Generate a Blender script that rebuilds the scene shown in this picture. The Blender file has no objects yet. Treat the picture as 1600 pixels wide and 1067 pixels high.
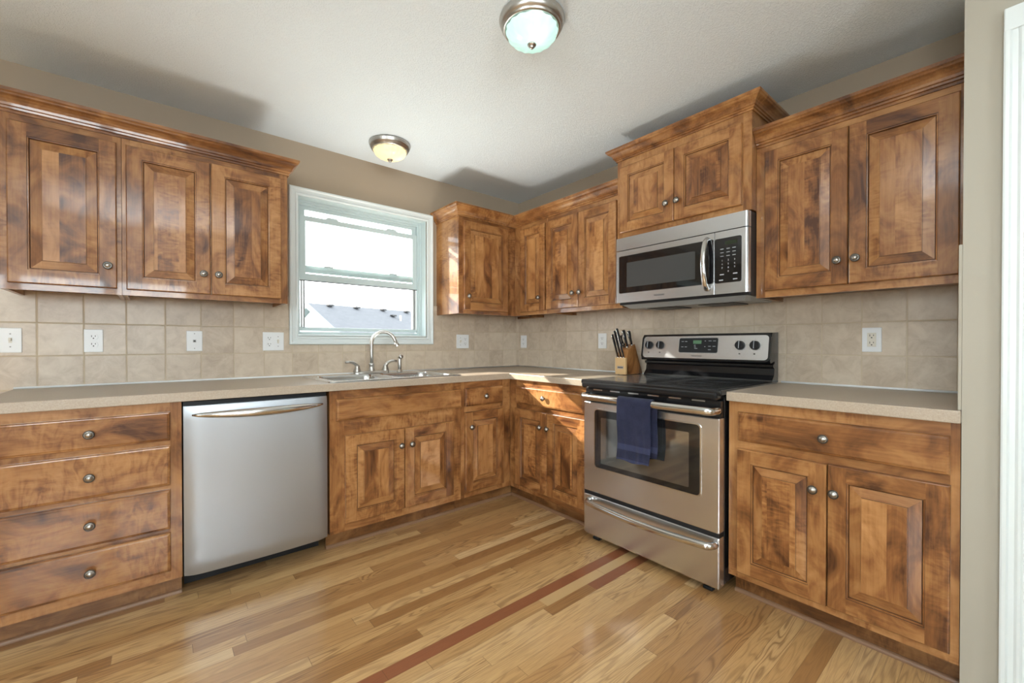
import bpy, bmesh, math, random
from math import pi, sin, cos, radians
from mathutils import Vector, Matrix
random.seed(7)
scene = bpy.context.scene
col = scene.collection

# ------------------------------------------------------------------ camera
cam_d = bpy.data.cameras.new('camera')
cam = bpy.data.objects.new('camera', cam_d)
col.objects.link(cam)
YAW, PITCH, ROLL = 0.691769, 0.00764, -0.000476
FOC, CX, CY = 661.18, 794.3, 541.87
fwd = Vector((sin(YAW) * cos(PITCH), cos(YAW) * cos(PITCH), -sin(PITCH)))
rt = Vector((cos(YAW), -sin(YAW), 0))
up = rt.cross(fwd)
rt2 = cos(ROLL) * rt + sin(ROLL) * up
up2 = -sin(ROLL) * rt + cos(ROLL) * up
m = Matrix((rt2, up2, -fwd)).transposed().to_4x4()
m.translation = Vector((-2.6115, -2.9996, 1.12555))
cam.matrix_world = m
cam_d.sensor_width = 36.0
cam_d.lens = FOC / 1600 * 36.0
cam_d.shift_x = -(CX - 800) / 1600
cam_d.shift_y = (CY - 533.5) / 1600
cam_d.clip_start = 0.02
cam_d.clip_end = 200
scene.camera = cam

# ------------------------------------------------------------------ world, sun, daylight, exposure
vs = scene.view_settings
vs.view_transform = 'Standard'
vs.look = 'None'
vs.gamma = 1.0
vs.use_curve_mapping = False
vs.exposure = 0.7
world = bpy.data.worlds.new('overcast_sky')
scene.world = world
world.use_nodes = True
bg = world.node_tree.nodes['Background']
bg.inputs['Color'].default_value = (0.90, 0.96, 1.0, 1)
bg.inputs['Strength'].default_value = 4.0

sun_d = bpy.data.lights.new('sun', 'SUN')
sun = bpy.data.objects.new('sun', sun_d)
col.objects.link(sun)
sun_d.energy = 9.0
sun_d.color = (1.0, 0.93, 0.82)
sun_d.angle = radians(0.6)
sun.rotation_euler = Vector((0.60, -1.0, -0.57)).to_track_quat('-Z', 'Y').to_euler()


def daylight(name, loc, direction, sx, sy, power, color):
    d = bpy.data.lights.new(name, 'AREA')
    d.shape = 'RECTANGLE'
    d.size, d.size_y = sx, sy
    d.energy = power
    d.color = color
    o = bpy.data.objects.new(name, d)
    col.objects.link(o)
    o.location = loc
    o.rotation_euler = Vector(direction).to_track_quat('-Z', 'Z').to_euler()
    return o


# patio daylight, and fill by two added windows (each stands just outside its glass)
# sunlight glancing up off the steel sink and the counter beside it
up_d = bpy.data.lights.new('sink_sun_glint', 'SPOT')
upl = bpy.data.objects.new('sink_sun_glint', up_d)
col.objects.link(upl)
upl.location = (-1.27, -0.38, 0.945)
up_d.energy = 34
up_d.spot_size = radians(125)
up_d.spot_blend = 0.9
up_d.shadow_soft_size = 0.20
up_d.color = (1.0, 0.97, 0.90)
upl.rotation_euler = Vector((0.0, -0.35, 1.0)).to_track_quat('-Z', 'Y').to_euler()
daylight('daylight_patio_door', (-4.35, 0.20, 1.05), (0, -1, 0), 1.65, 1.95, 60, (0.86, 0.96, 1.0))
daylight('added_fill_back', (-3.6, -6.20, 1.50), (0, 1, 0), 2.8, 1.2, 90, (0.93, 0.97, 1.0))  # added fill for the window-wall cabinet fronts, through an unseen back window
daylight('added_fill_left', (-5.80, -3.6, 1.45), (1, 0, 0), 2.0, 1.3, 90, (0.92, 0.97, 1.0))  # added fill for the range-wall fronts, through an unseen left window
# the photographer's flash, bounced off the ceiling above and behind the camera
fl_d = bpy.data.lights.new('bounced_flash', 'SPOT')
fl = bpy.data.objects.new('bounced_flash', fl_d)
col.objects.link(fl)
fl.location = (-2.75, -3.35, 1.55)
fl_d.energy = 230
fl_d.spot_size = radians(100)
fl_d.spot_blend = 0.6
fl_d.shadow_soft_size = 0.04
fl_d.color = (1.0, 0.985, 0.96)
fl.rotation_euler = Vector((0.05, 0.12, 1.0)).to_track_quat('-Z', 'Y').to_euler()


# ------------------------------------------------------------------ node helpers
class NT:
    def __init__(s, name):
        s.m = bpy.data.materials.new(name)
        s.m.use_nodes = True
        s.t = s.m.node_tree
        s.n = s.t.nodes
        s.b = s.n['Principled BSDF']

    def link(s, a, b):
        s.t.links.new(a, b)

    def node(s, typ, **kw):
        n = s.n.new(typ)
        for k, v in kw.items():
            setattr(n, k, v)
        return n

    def val(s, sock, v):
        if hasattr(v, 'is_linked') or isinstance(v, bpy.types.NodeSocket):
            s.link(v, sock)
        else:
            sock.default_value = v

    def math(s, op, a, b=0.0, c=None, clamp=False):
        n = s.node('ShaderNodeMath', operation=op)
        n.use_clamp = clamp
        s.val(n.inputs[0], a)
        s.val(n.inputs[1], b)
        if c is not None:
            s.val(n.inputs[2], c)
        return n.outputs[0]

    def vmath(s, op, a, b):
        n = s.node('ShaderNodeVectorMath', operation=op)
        s.val(n.inputs[0], a)
        s.val(n.inputs[1], b)
        return n.outputs[0]

    def noise(s, vec, scale=1.0, detail=2.0, rough=0.5, dist=0.0, out=0):
        n = s.node('ShaderNodeTexNoise')
        s.link(vec, n.inputs['Vector'])
        n.inputs['Scale'].default_value = scale
        n.inputs['Detail'].default_value = detail
        n.inputs['Roughness'].default_value = rough
        n.inputs['Distortion'].default_value = dist
        return n.outputs[out]

    def white(s, dim, vec=None, w=None, out='Value'):
        n = s.node('ShaderNodeTexWhiteNoise', noise_dimensions=dim)
        if vec is not None:
            s.link(vec, n.inputs['Vector'])
        if w is not None:
            s.val(n.inputs['W'], w)
        return n.outputs[out]

    def ramp(s, fac, stops):
        n = s.node('ShaderNodeValToRGB')
        s.link(fac, n.inputs[0])
        e = n.color_ramp.elements
        while len(e) < len(stops):
            e.new(0.5)
        for i, (p, c) in enumerate(stops):
            e[i].position = p
            e[i].color = (*c, 1)
        return n.outputs[0]

    def mix(s, fac, a, b, blend='MIX'):
        n = s.node('ShaderNodeMix', data_type='RGBA', blend_type=blend)
        s.val(n.inputs[0], fac)
        for i, v in ((6, a), (7, b)):
            if isinstance(v, tuple):
                n.inputs[i].default_value = (*v, 1) if len(v) == 3 else v
            else:
                s.link(v, n.inputs[i])
        return n.outputs[2]

    def xyz(s, vec):
        n = s.node('ShaderNodeSeparateXYZ')
        s.link(vec, n.inputs[0])
        return n.outputs

    def comb(s, x, y, z):
        n = s.node('ShaderNodeCombineXYZ')
        for i, v in enumerate((x, y, z)):
            s.val(n.inputs[i], v)
        return n.outputs[0]

    def obj(s):
        return s.node('ShaderNodeTexCoord').outputs['Object']

    def bump(s, h, strength=0.2, dist=0.01):
        n = s.node('ShaderNodeBump')
        n.inputs['Strength'].default_value = strength
        n.inputs['Distance'].default_value = dist
        s.link(h, n.inputs['Height'])
        s.link(n.outputs[0], s.b.inputs['Normal'])

    def set(s, **kw):
        names = {'color': 'Base Color', 'rough': 'Roughness', 'metal': 'Metallic', 'coat': 'Coat Weight',
                 'coatr': 'Coat Roughness', 'spec': 'Specular IOR Level', 'trans': 'Transmission Weight',
                 'emit': 'Emission Color', 'emits': 'Emission Strength', 'aniso': 'Anisotropic',
                 'sheen': 'Sheen Weight', 'ior': 'IOR'}
        for k, v in kw.items():
            sock = s.b.inputs[names[k]]
            if isinstance(v, bpy.types.NodeSocket):
                s.link(v, sock)
            elif isinstance(v, tuple):
                sock.default_value = (*v, 1)
            else:
                sock.default_value = v
        return s


def plain(name, color, rough=0.5, metal=0.0, **kw):
    return NT(name).set(color=color, rough=rough, metal=metal, **kw).m


def wood(name, axis, staves=False, tone=1.0):
    """Stained birch: blotches, cross-grain flame figure and fine streaks along the given axis."""
    k = NT(name)
    info = k.node('ShaderNodeObjectInfo').outputs['Random']
    o = k.vmath('ADD', k.obj(), k.comb(k.math('MULTIPLY', info, 31.7), k.math('MULTIPLY', info, 17.3),
                                      k.math('MULTIPLY', info, 53.9)))
    x, y, z = k.xyz(o)
    a, c = (z, x) if axis == 'z' else (x, z)          # a along the grain, c across it
    stave = 0.5
    if staves:
        si = k.math('FLOOR', k.math('DIVIDE', c, 0.082))
        stave = k.white('1D', w=si)
        c = k.math('ADD', c, k.math('MULTIPLY', stave, 5.0))
        a = k.math('ADD', a, k.math('MULTIPLY', stave, 9.0))
    blotch = k.noise(k.comb(k.math('MULTIPLY', c, 9.0), k.math('MULTIPLY', y, 5.0), k.math('MULTIPLY', a, 4.5)),
                     1.0, 4.0, 0.55, 1.3)
    big = k.noise(k.comb(k.math('MULTIPLY', c, 4.0), k.math('MULTIPLY', y, 3.0), k.math('MULTIPLY', a, 2.2)), 1.0, 1.0)
    flame = k.noise(k.comb(k.math('MULTIPLY', c, 10.0), k.math('MULTIPLY', y, 9.0), k.math('MULTIPLY', a, 30.0)),
                    1.0, 2.0, 0.5, 2.0)
    fine = k.noise(k.comb(k.math('MULTIPLY', c, 150.0), k.math('MULTIPLY', y, 150.0), k.math('MULTIPLY', a, 7.0)),
                   1.0, 2.0, 0.6)
    fmask = k.math('MULTIPLY', k.math('SUBTRACT', big, 0.46, clamp=True), 6.0, clamp=True)
    v = k.math('ADD', k.math('MULTIPLY', blotch, 0.70), k.math('MULTIPLY', big, 0.30))
    v = k.math('ADD', v, k.math('MULTIPLY', k.math('MULTIPLY', k.math('SUBTRACT', flame, 0.5), fmask), 0.42))
    v = k.math('ADD', v, k.math('MULTIPLY', k.math('SUBTRACT', fine, 0.5), 0.16))
    if staves:
        v = k.math('ADD', v, k.math('MULTIPLY', k.math('SUBTRACT', stave, 0.5), 0.17))
    v = k.math('ADD', v, k.math('MULTIPLY', k.math('SUBTRACT', k.white('1D', w=info), 0.5), 0.10))
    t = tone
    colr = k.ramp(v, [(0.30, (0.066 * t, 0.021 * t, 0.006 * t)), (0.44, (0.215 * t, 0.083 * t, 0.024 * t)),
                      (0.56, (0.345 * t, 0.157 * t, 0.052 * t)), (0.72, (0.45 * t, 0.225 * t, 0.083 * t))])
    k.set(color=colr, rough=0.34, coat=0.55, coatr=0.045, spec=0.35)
    k.bump(k.math('ADD', k.math('MULTIPLY', fine, 0.3), k.math('MULTIPLY', blotch, 0.1)), 0.02, 0.001)
    return k.m


WV = wood('stained_birch_upright', 'z')
WH = wood('stained_birch_level', 'x')
WP = wood('stained_birch_staves', 'z', True, 1.08)
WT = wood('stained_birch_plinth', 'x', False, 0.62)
WG = plain('dark_glaze_in_grooves', (0.075, 0.026, 0.009), 0.35, coat=0.4, coatr=0.08)
WS = plain('pale_shoe_moulding', (0.22, 0.12, 0.065), 0.4)
WIN_DARK = plain('cabinet_inside', (0.28, 0.15, 0.06), 0.5)


def paint(name, color, bump_scale, strength, rough=0.8):
    k = NT(name).set(color=color, rough=rough)
    k.bump(k.noise(k.obj(), bump_scale, 3.0, 0.6), strength, 0.004)
    return k.m


WALL = paint('taupe_wall_paint', (0.37, 0.295, 0.215), 160, 0.08, 0.75)
ENDW = paint('greige_wall_paint', (0.385, 0.355, 0.29), 160, 0.06, 0.75)


def ceiling_mat():
    k = NT('knockdown_ceiling').set(color=(0.79, 0.865, 0.91), rough=0.9)
    o = k.obj()
    n = k.noise(o, 150, 3.0, 0.6, 0.4)
    s = k.math('MULTIPLY', k.math('SUBTRACT', n, 0.47, clamp=True), 7.0, clamp=True)
    k.bump(s, 0.5, 0.004)
    return k.m


CEIL = ceiling_mat()


def tile_mat(name, axis, u0):
    k = NT(name)
    p = k.xyz(k.obj())
    u = k.math('DIVIDE', k.math('SUBTRACT', p[axis], u0), 0.159)
    v = k.math('DIVIDE', k.math('SUBTRACT', p[2], 1.0675), 0.159)
    g = 0.010
    fu, fv = k.math('FRACT', u), k.math('FRACT', v)
    du = k.math('MINIMUM', fu, k.math('SUBTRACT', 1.0, fu))
    dv = k.math('MINIMUM', fv, k.math('SUBTRACT', 1.0, fv))
    d = k.math('MINIMUM', du, dv)
    face = k.math('MULTIPLY', k.math('SUBTRACT', d, g), 60.0, clamp=True)
    cell = k.comb(k.math('FLOOR', u), k.math('FLOOR', v), 0.0)
    rnd = k.white('3D', vec=cell)
    off = k.vmath('ADD', k.obj(), k.vmath('MULTIPLY', k.comb(rnd, rnd, rnd), (9.0, 9.0, 9.0)))
    mott = k.noise(off, 14, 4.0, 0.65, 0.6)
    val = k.math('ADD', k.math('MULTIPLY', mott, 0.75), k.math('MULTIPLY', rnd, 0.22))
    tile = k.ramp(val, [(0.25, (0.42, 0.33, 0.245)), (0.5, (0.55, 0.455, 0.35)), (0.75, (0.64, 0.55, 0.435))])
    k.set(color=k.mix(face, (0.53, 0.435, 0.315), tile), rough=k.math('SUBTRACT', 0.75, k.math('MULTIPLY', face, 0.42)))
    h = k.math('ADD', k.math('MULTIPLY', face, 0.8), k.math('MULTIPLY', k.noise(off, 28, 3.0, 0.6), 0.35))
    k.bump(h, 0.35, 0.004)
    return k.m


TILE_X = tile_mat('beige_tile_window_wall', 0, -3.056)
TILE_Y = tile_mat('beige_tile_range_wall', 1, -2.199)


def counter_mat():
    k = NT('tan_laminate')
    o = k.obj()
    n = k.noise(o, 230, 3.0, 0.7)
    n2 = k.noise(o, 38, 3.0, 0.6, 2.5)
    vein = k.math('SUBTRACT', 1.0, k.math('MULTIPLY', k.math('ABSOLUTE', k.math('SUBTRACT', n2, 0.5)), 45.0), clamp=True)
    c = k.ramp(n, [(0.3, (0.36, 0.285, 0.212)), (0.7, (0.455, 0.378, 0.295))])
    c = k.mix(k.math('MULTIPLY', vein, 0.22), c, (0.62, 0.53, 0.42))
    k.set(color=c, rough=0.34)
    return k.m


LAM = counter_mat()


def floor_mat():
    k = NT('oak_strip_floor')
    x, y, z = k.xyz(k.obj())
    W = 0.0572
    v = k.math('DIVIDE', k.math('ADD', y, 1.603), W)
    row = k.math('FLOOR', v)
    fv = k.math('FRACT', v)
    rr = k.white('1D', w=row)
    L = 0.95
    u = k.math('ADD', k.math('DIVIDE', x, L), k.math('MULTIPLY', rr, 13.0))
    colm = k.math('FLOOR', u)
    fu = k.math('FRACT', u)
    pid = k.comb(row, colm, 0.0)
    pr = k.white('3D', vec=pid)
    pr2 = k.white('3D', vec=k.vmath('ADD', pid, (17.3, 5.1, 0.0)))
    base = k.ramp(pr, [(0.0, (0.30, 0.145, 0.050)), (0.22, (0.43, 0.235, 0.092)), (0.55, (0.525, 0.315, 0.132)),
                       (0.85, (0.60, 0.385, 0.178)), (1.0, (0.66, 0.45, 0.235))])
    yy = k.math('ADD', y, k.math('MULTIPLY', pr2, 3.0))
    gx = k.math('ADD', x, k.math('MULTIPLY', pr, 40.0))
    n = k.noise(k.comb(k.math('MULTIPLY', gx, 1.5), k.math('MULTIPLY', yy, 17.0), k.math('MULTIPLY', pr2, 20.0)), 1.0, 1.5, 0.5, 0.5)
    rings = k.math('SINE', k.math('MULTIPLY', n, 82.0))
    rings = k.math('POWER', k.math('MULTIPLY', k.math('ADD', rings, 1.0), 0.5), 3.0)
    fine = k.noise(k.comb(k.math('MULTIPLY', gx, 12.0), k.math('MULTIPLY', yy, 330.0), 0.0), 1.0, 2.0, 0.6)
    ringamt = k.math('MULTIPLY', rings, k.math('ADD', 0.16, k.math('MULTIPLY', pr2, 0.52)))
    c = k.mix(ringamt, base, (0.16, 0.070, 0.024))
    c = k.mix(k.math('MULTIPLY', k.math('SUBTRACT', fine, 0.42, clamp=True), 1.1, clamp=True), c, (0.21, 0.10, 0.038))
    # the mahogany coloured strip and the short red board two rows on
    is0 = k.math('MULTIPLY', k.math('COMPARE', row, -1.0, 0.1), k.math('LESS_THAN', x, 0.0))
    is2 = k.math('MULTIPLY', k.math('COMPARE', row, -3.0, 0.1), k.math('GREATER_THAN', x, -1.07))
    isp = k.math('MULTIPLY', k.math('COMPARE', row, -2.0, 0.1), k.math('GREATER_THAN', x, -1.33))
    red = k.math('ADD', is0, is2, clamp=True)
    redc = k.mix(fine, (0.20, 0.064, 0.027), (0.31, 0.116, 0.052))
    c = k.mix(isp, c, (0.52, 0.34, 0.16))
    c = k.mix(red, c, redc)
    gap = k.math('ADD', k.math('LESS_THAN', fv, 0.022), k.math('LESS_THAN', fu, 0.0022), clamp=True)
    c = k.mix(k.math('MULTIPLY', gap, 0.55), c, (0.10, 0.045, 0.016))
    k.set(color=c, rough=0.30, coat=0.45, coatr=0.10)
    k.bump(k.math('SUBTRACT', k.math('MULTIPLY', fine, 0.15), gap), 0.10, 0.001)
    return k.m


FLOOR = floor_mat()


def steel(name, axis, base=(0.56, 0.55, 0.54), rough=0.26):
    k = NT(name)
    k.set(color=base, metal=1.0, rough=rough, aniso=0.5)
    return k.m


STEEL = steel('brushed_steel', 'x', (0.68, 0.69, 0.71), 0.26)
STEEL_DW = steel('brushed_steel_satin', 'x', (0.46, 0.49, 0.525), 0.44)
STEEL_P = plain('polished_steel', (0.66, 0.65, 0.63), 0.16, 1.0)
SINKS = plain('sink_steel', (0.66, 0.67, 0.67), 0.22, 1.0)
NICKEL = plain('brushed_nickel', (0.50, 0.48, 0.45), 0.33, 1.0)
PEWTER = plain('aged_pewter', (0.44, 0.42, 0.39), 0.30, 1.0)
PEWTER_D = plain('dark_pewter', (0.075, 0.068, 0.06), 0.4, 0.9)
BLACK = plain('black_enamel', (0.010, 0.010, 0.011), 0.16)
BLACKM = plain('black_plastic', (0.014, 0.014, 0.015), 0.45, spec=0.3)
BLACKG = plain('black_glass', (0.008, 0.008, 0.009), 0.05, 0.0, coat=0.5)
COOK = plain('cooktop_glass', (0.040, 0.042, 0.046), 0.13)
RINGM = plain('burner_ring_print', (0.075, 0.076, 0.08), 0.2)
OVENIN = plain('oven_inner_glass', (0.030, 0.031, 0.030), 0.05, 0.0, ior=2.6)
MWIN = plain('microwave_screen', (0.060, 0.062, 0.062), 0.16)
GREY = plain('grey_plastic', (0.30, 0.30, 0.29), 0.4)
WHITE_P = plain('white_plate_plastic', (0.75, 0.76, 0.76), 0.32)
IVORY = plain('ivory_switch_plastic', (0.66, 0.62, 0.53), 0.35)
SLOT = plain('outlet_slot_dark', (0.02, 0.02, 0.02), 0.5)
TRIM = plain('white_gloss_trim', (0.68, 0.73, 0.725), 0.32)
VINYL = plain('white_window_vinyl', (0.52, 0.60, 0.60), 0.30)
CAULK = plain('white_caulk', (0.80, 0.82, 0.83), 0.4)
LETTER = plain('white_lettering', (0.42, 0.44, 0.47), 0.5)
LETTER_D = plain('dark_lettering', (0.05, 0.05, 0.05), 0.5)
RED = plain('red_mark', (0.45, 0.05, 0.03), 0.5)
DISP = NT('green_display').set(color=(0.04, 0.07, 0.045), rough=0.2, emit=(0.09, 0.20, 0.11), emits=0.35).m
DISP_D = plain('dark_display', (0.020, 0.028, 0.016), 0.2)
BLOCK = wood('walnut_toned_block', 'z', False, 1.05)
BLOCKL = plain('pale_beech', (0.56, 0.37, 0.18), 0.45)
SILVER_L = plain('silver_label', (0.34, 0.33, 0.33), 0.35, 0.8)


def glass_mat():
    m_ = bpy.data.materials.new('window_glass')
    m_.use_nodes = True
    t = m_.node_tree
    t.nodes.remove(t.nodes['Principled BSDF'])
    out = t.nodes['Material Output']
    tr = t.nodes.new('ShaderNodeBsdfTransparent')
    tr.inputs[0].default_value = (0.97, 0.99, 0.99, 1)
    gl = t.nodes.new('ShaderNodeBsdfGlossy')
    gl.inputs['Roughness'].default_value = 0.0
    fr = t.nodes.new('ShaderNodeFresnel')
    fr.inputs[0].default_value = 1.45
    mx = t.nodes.new('ShaderNodeMixShader')
    t.links.new(fr.outputs[0], mx.inputs[0])
    t.links.new(tr.outputs[0], mx.inputs[1])
    t.links.new(gl.outputs[0], mx.inputs[2])
    t.links.new(mx.outputs[0], out.inputs[0])
    return m_


GLASS = glass_mat()


def shade_mat(name, body, emis, strength):
    """frosted glass: lets the bulb inside shine through, and glows evenly besides"""
    k = NT(name)
    k.set(color=body, rough=0.22, emit=emis, emits=strength)
    tr = k.node('ShaderNodeBsdfTranslucent')
    n = k.noise(k.obj(), 16, 2.0, 0.5, 1.2)
    k.link(k.mix(n, tuple(c * 0.6 for c in body), body), tr.inputs[0])
    mx = k.node('ShaderNodeMixShader')
    mx.inputs[0].default_value = 0.5
    k.link(k.b.outputs[0], mx.inputs[1])
    k.link(tr.outputs[0], mx.inputs[2])
    k.link(mx.outputs[0], k.n['Material Output'].inputs[0])
    return k.m


SHADE_C = shade_mat('frosted_glass_cool', (0.70, 0.86, 0.82), (0.46, 0.86, 0.74), 0.58)
SHADE_W = shade_mat('frosted_glass_warm', (0.85, 0.78, 0.62), (1.0, 0.74, 0.34), 0.85)


def towel_mat():
    k = NT('navy_terry')
    o = k.obj()
    x, y, z = k.xyz(o)
    n = k.noise(o, 420, 3.0, 0.7)
    n2 = k.noise(o, 16, 3.0, 0.6)
    c = k.ramp(k.math('ADD', k.math('MULTIPLY', n, 0.6), k.math('MULTIPLY', n2, 0.5)),
               [(0.3, (0.010, 0.012, 0.030)), (0.75, (0.034, 0.038, 0.082))])
    band = k.math('MULTIPLY', k.math('GREATER_THAN', z, 0.058), k.math('LESS_THAN', z, 0.088))
    hem = k.math('LESS_THAN', z, 0.014)
    c = k.mix(k.math('MULTIPLY', k.math('ADD', band, hem, clamp=True), 0.55), c, (0.060, 0.067, 0.14))
    k.set(color=c, rough=0.95, sheen=0.12, spec=0.1)
    k.bump(n, 0.8, 0.004)
    return k.m


TOWEL = towel_mat()


def shingle_mat():
    k = NT('grey_shingles')
    o = k.obj()
    n = k.noise(o, 3.5, 5.0, 0.75)
    b = k.node('ShaderNodeTexBrick')
    k.link(o, b.inputs['Vector'])
    b.inputs['Scale'].default_value = 3.0
    b.inputs['Color1'].default_value = (0.0714, 0.0768, 0.085, 1)
    b.inputs['Color2'].default_value = (0.085, 0.0904, 0.0993, 1)
    b.inputs['Mortar'].default_value = (0.068, 0.0728, 0.0802, 1)
    k.set(color=k.mix(k.math('MULTIPLY', n, 0.55), b.outputs[0], (0.105, 0.110, 0.12)), rough=0.9)
    return k.m


SHING = shingle_mat()
FASC = plain('grey_fascia_paint', (0.13, 0.16, 0.17), 0.6)
SIDING = plain('pale_siding', (0.55, 0.60, 0.62), 0.8)
GRASS = plain('dry_pale_lawn', (0.42, 0.43, 0.36), 0.9)


# ------------------------------------------------------------------ mesh builder
class MB:
    def __init__(s):
        s.bm = bmesh.new()
        s.mats = []

    def mi(s, mat):
        if mat not in s.mats:
            s.mats.append(mat)
        return s.mats.index(mat)

    def add(s, verts, faces, mat, smooth=False):
        i = s.mi(mat)
        vs_ = [s.bm.verts.new(v) for v in verts]
        for f in faces:
            try:
                fc = s.bm.faces.new([vs_[q] for q in f])
                fc.material_index = i
                fc.smooth = smooth
            except ValueError:
                pass
        return s

    def merge(s, tb, mat, smooth=False, mtx=None):
        i = s.mi(mat)
        if mtx is not None:
            bmesh.ops.transform(tb, matrix=mtx, verts=tb.verts)
        for f in tb.faces:
            f.material_index = i
            f.smooth = smooth
        me = bpy.data.meshes.new('t')
        tb.to_mesh(me)
        tb.free()
        s.bm.from_mesh(me)
        bpy.data.meshes.remove(me)
        return s

    def box(s, x0, y0, z0, x1, y1, z1, mat, bev=0.0, seg=2, mtx=None):
        tb = bmesh.new()
        bmesh.ops.create_cube(tb, size=1.0)
        for v in tb.verts:
            v.co = ((x0 + x1) / 2 + v.co.x * (x1 - x0), (y0 + y1) / 2 + v.co.y * (y1 - y0), (z0 + z1) / 2 + v.co.z * (z1 - z0))
        if bev > 0:
            bmesh.ops.bevel(tb, geom=list(tb.edges), offset=bev, segments=seg, affect='EDGES', profile=0.5)
        bmesh.ops.recalc_face_normals(tb, faces=tb.faces)
        return s.merge(tb, mat, False, mtx)

    def lathe(s, prof, mat, n=32, mtx=None, smooth=True, ribs=0, ribamt=0.0):
        """prof: list of (r, h) turned about +Z."""
        tb = bmesh.new()
        rings = []
        for r, h in prof:
            if r < 1e-6:
                rings.append([tb.verts.new((0, 0, h))])
            else:
                ring = []
                for q in range(n):
                    a = 2 * pi * q / n
                    rr = r * (1 + ribamt * cos(ribs * a)) if ribs else r
                    ring.append(tb.verts.new((rr * cos(a), rr * sin(a), h)))
                rings.append(ring)
        for A, B in zip(rings, rings[1:]):
            for q in range(n):
                q2 = (q + 1) % n
                if len(A) == 1 and len(B) == 1:
                    continue
                if len(A) == 1:
                    tb.faces.new((A[0], B[q2], B[q]))
                elif len(B) == 1:
                    tb.faces.new((A[q], A[q2], B[0]))
                else:
                    tb.faces.new((A[q], A[q2], B[q2], B[q]))
        bmesh.ops.recalc_face_normals(tb, faces=tb.faces)
        return s.merge(tb, mat, smooth, mtx)

    def cyl(s, p0, p1, r0, mat, r1=None, n=20):
        p0, p1 = Vector(p0), Vector(p1)
        r1 = r0 if r1 is None else r1
        h = (p1 - p0).length
        mt = Matrix.Translation(p0) @ (p1 - p0).to_track_quat('Z', 'Y').to_matrix().to_4x4()
        tb = bmesh.new()
        A = [tb.verts.new((r0 * cos(2 * pi * q / n), r0 * sin(2 * pi * q / n), 0)) for q in range(n)]
        B = [tb.verts.new((r1 * cos(2 * pi * q / n), r1 * sin(2 * pi * q / n), h)) for q in range(n)]
        for q in range(n):
            f = tb.faces.new((A[q], A[(q + 1) % n], B[(q + 1) % n], B[q]))
        tb.faces.new(A[::-1])
        tb.faces.new(B)
        s.merge(tb, mat, False, mt)
        return s

    def tube(s, pts, rad, mat, n=14, flat=1.0, upv=None, caps=True):
        """round (or flattened) tube through points; rad may be a list."""
        pts = [Vector(p) for p in pts]
        N = len(pts)
        rads = rad if isinstance(rad, (list, tuple)) else [rad] * N
        upv = Vector(upv) if upv else None
        tb = bmesh.new()
        rings = []
        prev = None
        for i in range(N):
            t = (pts[min(i + 1, N - 1)] - pts[max(i - 1, 0)]).normalized()
            if upv is not None:
                a = upv - t * upv.dot(t)
            elif prev is None:
                h = Vector((0, 0, 1)) if abs(t.z) < 0.9 else Vector((1, 0, 0))
                a = h - t * h.dot(t)
            else:
                a = prev - t * prev.dot(t)
            a.normalize()
            prev = a
            b = t.cross(a)
            rings.append([tb.verts.new(pts[i] + rads[i] * (flat * cos(2 * pi * q / n) * a + sin(2 * pi * q / n) * b)) for q in range(n)])
        for A, B in zip(rings, rings[1:]):
            for q in range(n):
                tb.faces.new((A[q], A[(q + 1) % n], B[(q + 1) % n], B[q]))
        if caps:
            tb.faces.new(rings[0][::-1])
            tb.faces.new(rings[-1])
        bmesh.ops.recalc_face_normals(tb, faces=tb.faces)
        return s.merge(tb, mat, True)

    def sweep(s, path, prof, mat, z=0.0, capped=True):
        """profile (out, up) swept with mitres along a plan polyline; out is to the right of travel."""
        P = [Vector((p[0], p[1])) for p in path]
        nor = []
        for a, b in zip(P, P[1:]):
            d = (b - a).normalized()
            nor.append(Vector((d.y, -d.x)))
        offs = []
        for i in range(len(P)):
            if i == 0:
                offs.append(nor[0])
            elif i == len(P) - 1:
                offs.append(nor[-1])
            else:
                q = (nor[i - 1] + nor[i])
                offs.append(q / q.dot(nor[i]))
        verts, faces = [], []
        K = len(prof)
        for p, o in zip(P, offs):
            for (u, h) in prof:
                verts.append((p.x + o.x * u, p.y + o.y * u, z + h))
        for i in range(len(P) - 1):
            for k in range(K):
                k2 = (k + 1) % K
                faces.append((i * K + k, (i + 1) * K + k, (i + 1) * K + k2, i * K + k2))
        if capped:
            faces.append(tuple(range(K)))
            faces.append(tuple((len(P) - 1) * K + k for k in range(K))[::-1])
        return s.add(verts, faces, mat)

    def cells(s, A, B, filled, t0, t1, mat, plane='xy'):
        """slab made of the filled cells of a grid, solid between t0 and t1 on the third axis."""
        def P(a, b, t):
            return {'xy': (a, b, t), 'xz': (a, t, b), 'yz': (t, a, b)}[plane]
        na, nb = len(A) - 1, len(B) - 1
        F = lambda i, j: 0 <= i < na and 0 <= j < nb and filled((A[i] + A[i + 1]) / 2, (B[j] + B[j + 1]) / 2)
        for i in range(na):
            for j in range(nb):
                if not F(i, j):
                    continue
                a0, a1, b0, b1 = A[i], A[i + 1], B[j], B[j + 1]
                for t in (t0, t1):
                    s.add([P(a0, b0, t), P(a1, b0, t), P(a1, b1, t), P(a0, b1, t)], [(0, 1, 2, 3)], mat)
                for (di, dj, e0, e1) in ((-1, 0, (a0, b0), (a0, b1)), (1, 0, (a1, b0), (a1, b1)), (0, -1, (a0, b0), (a1, b0)), (0, 1, (a0, b1), (a1, b1))):
                    if not F(i + di, j + dj):
                        s.add([P(*e0, t0), P(*e1, t0), P(*e1, t1), P(*e0, t1)], [(0, 1, 2, 3)], mat)
        bmesh.ops.remove_doubles(s.bm, verts=s.bm.verts, dist=1e-5)
        return s

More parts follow.
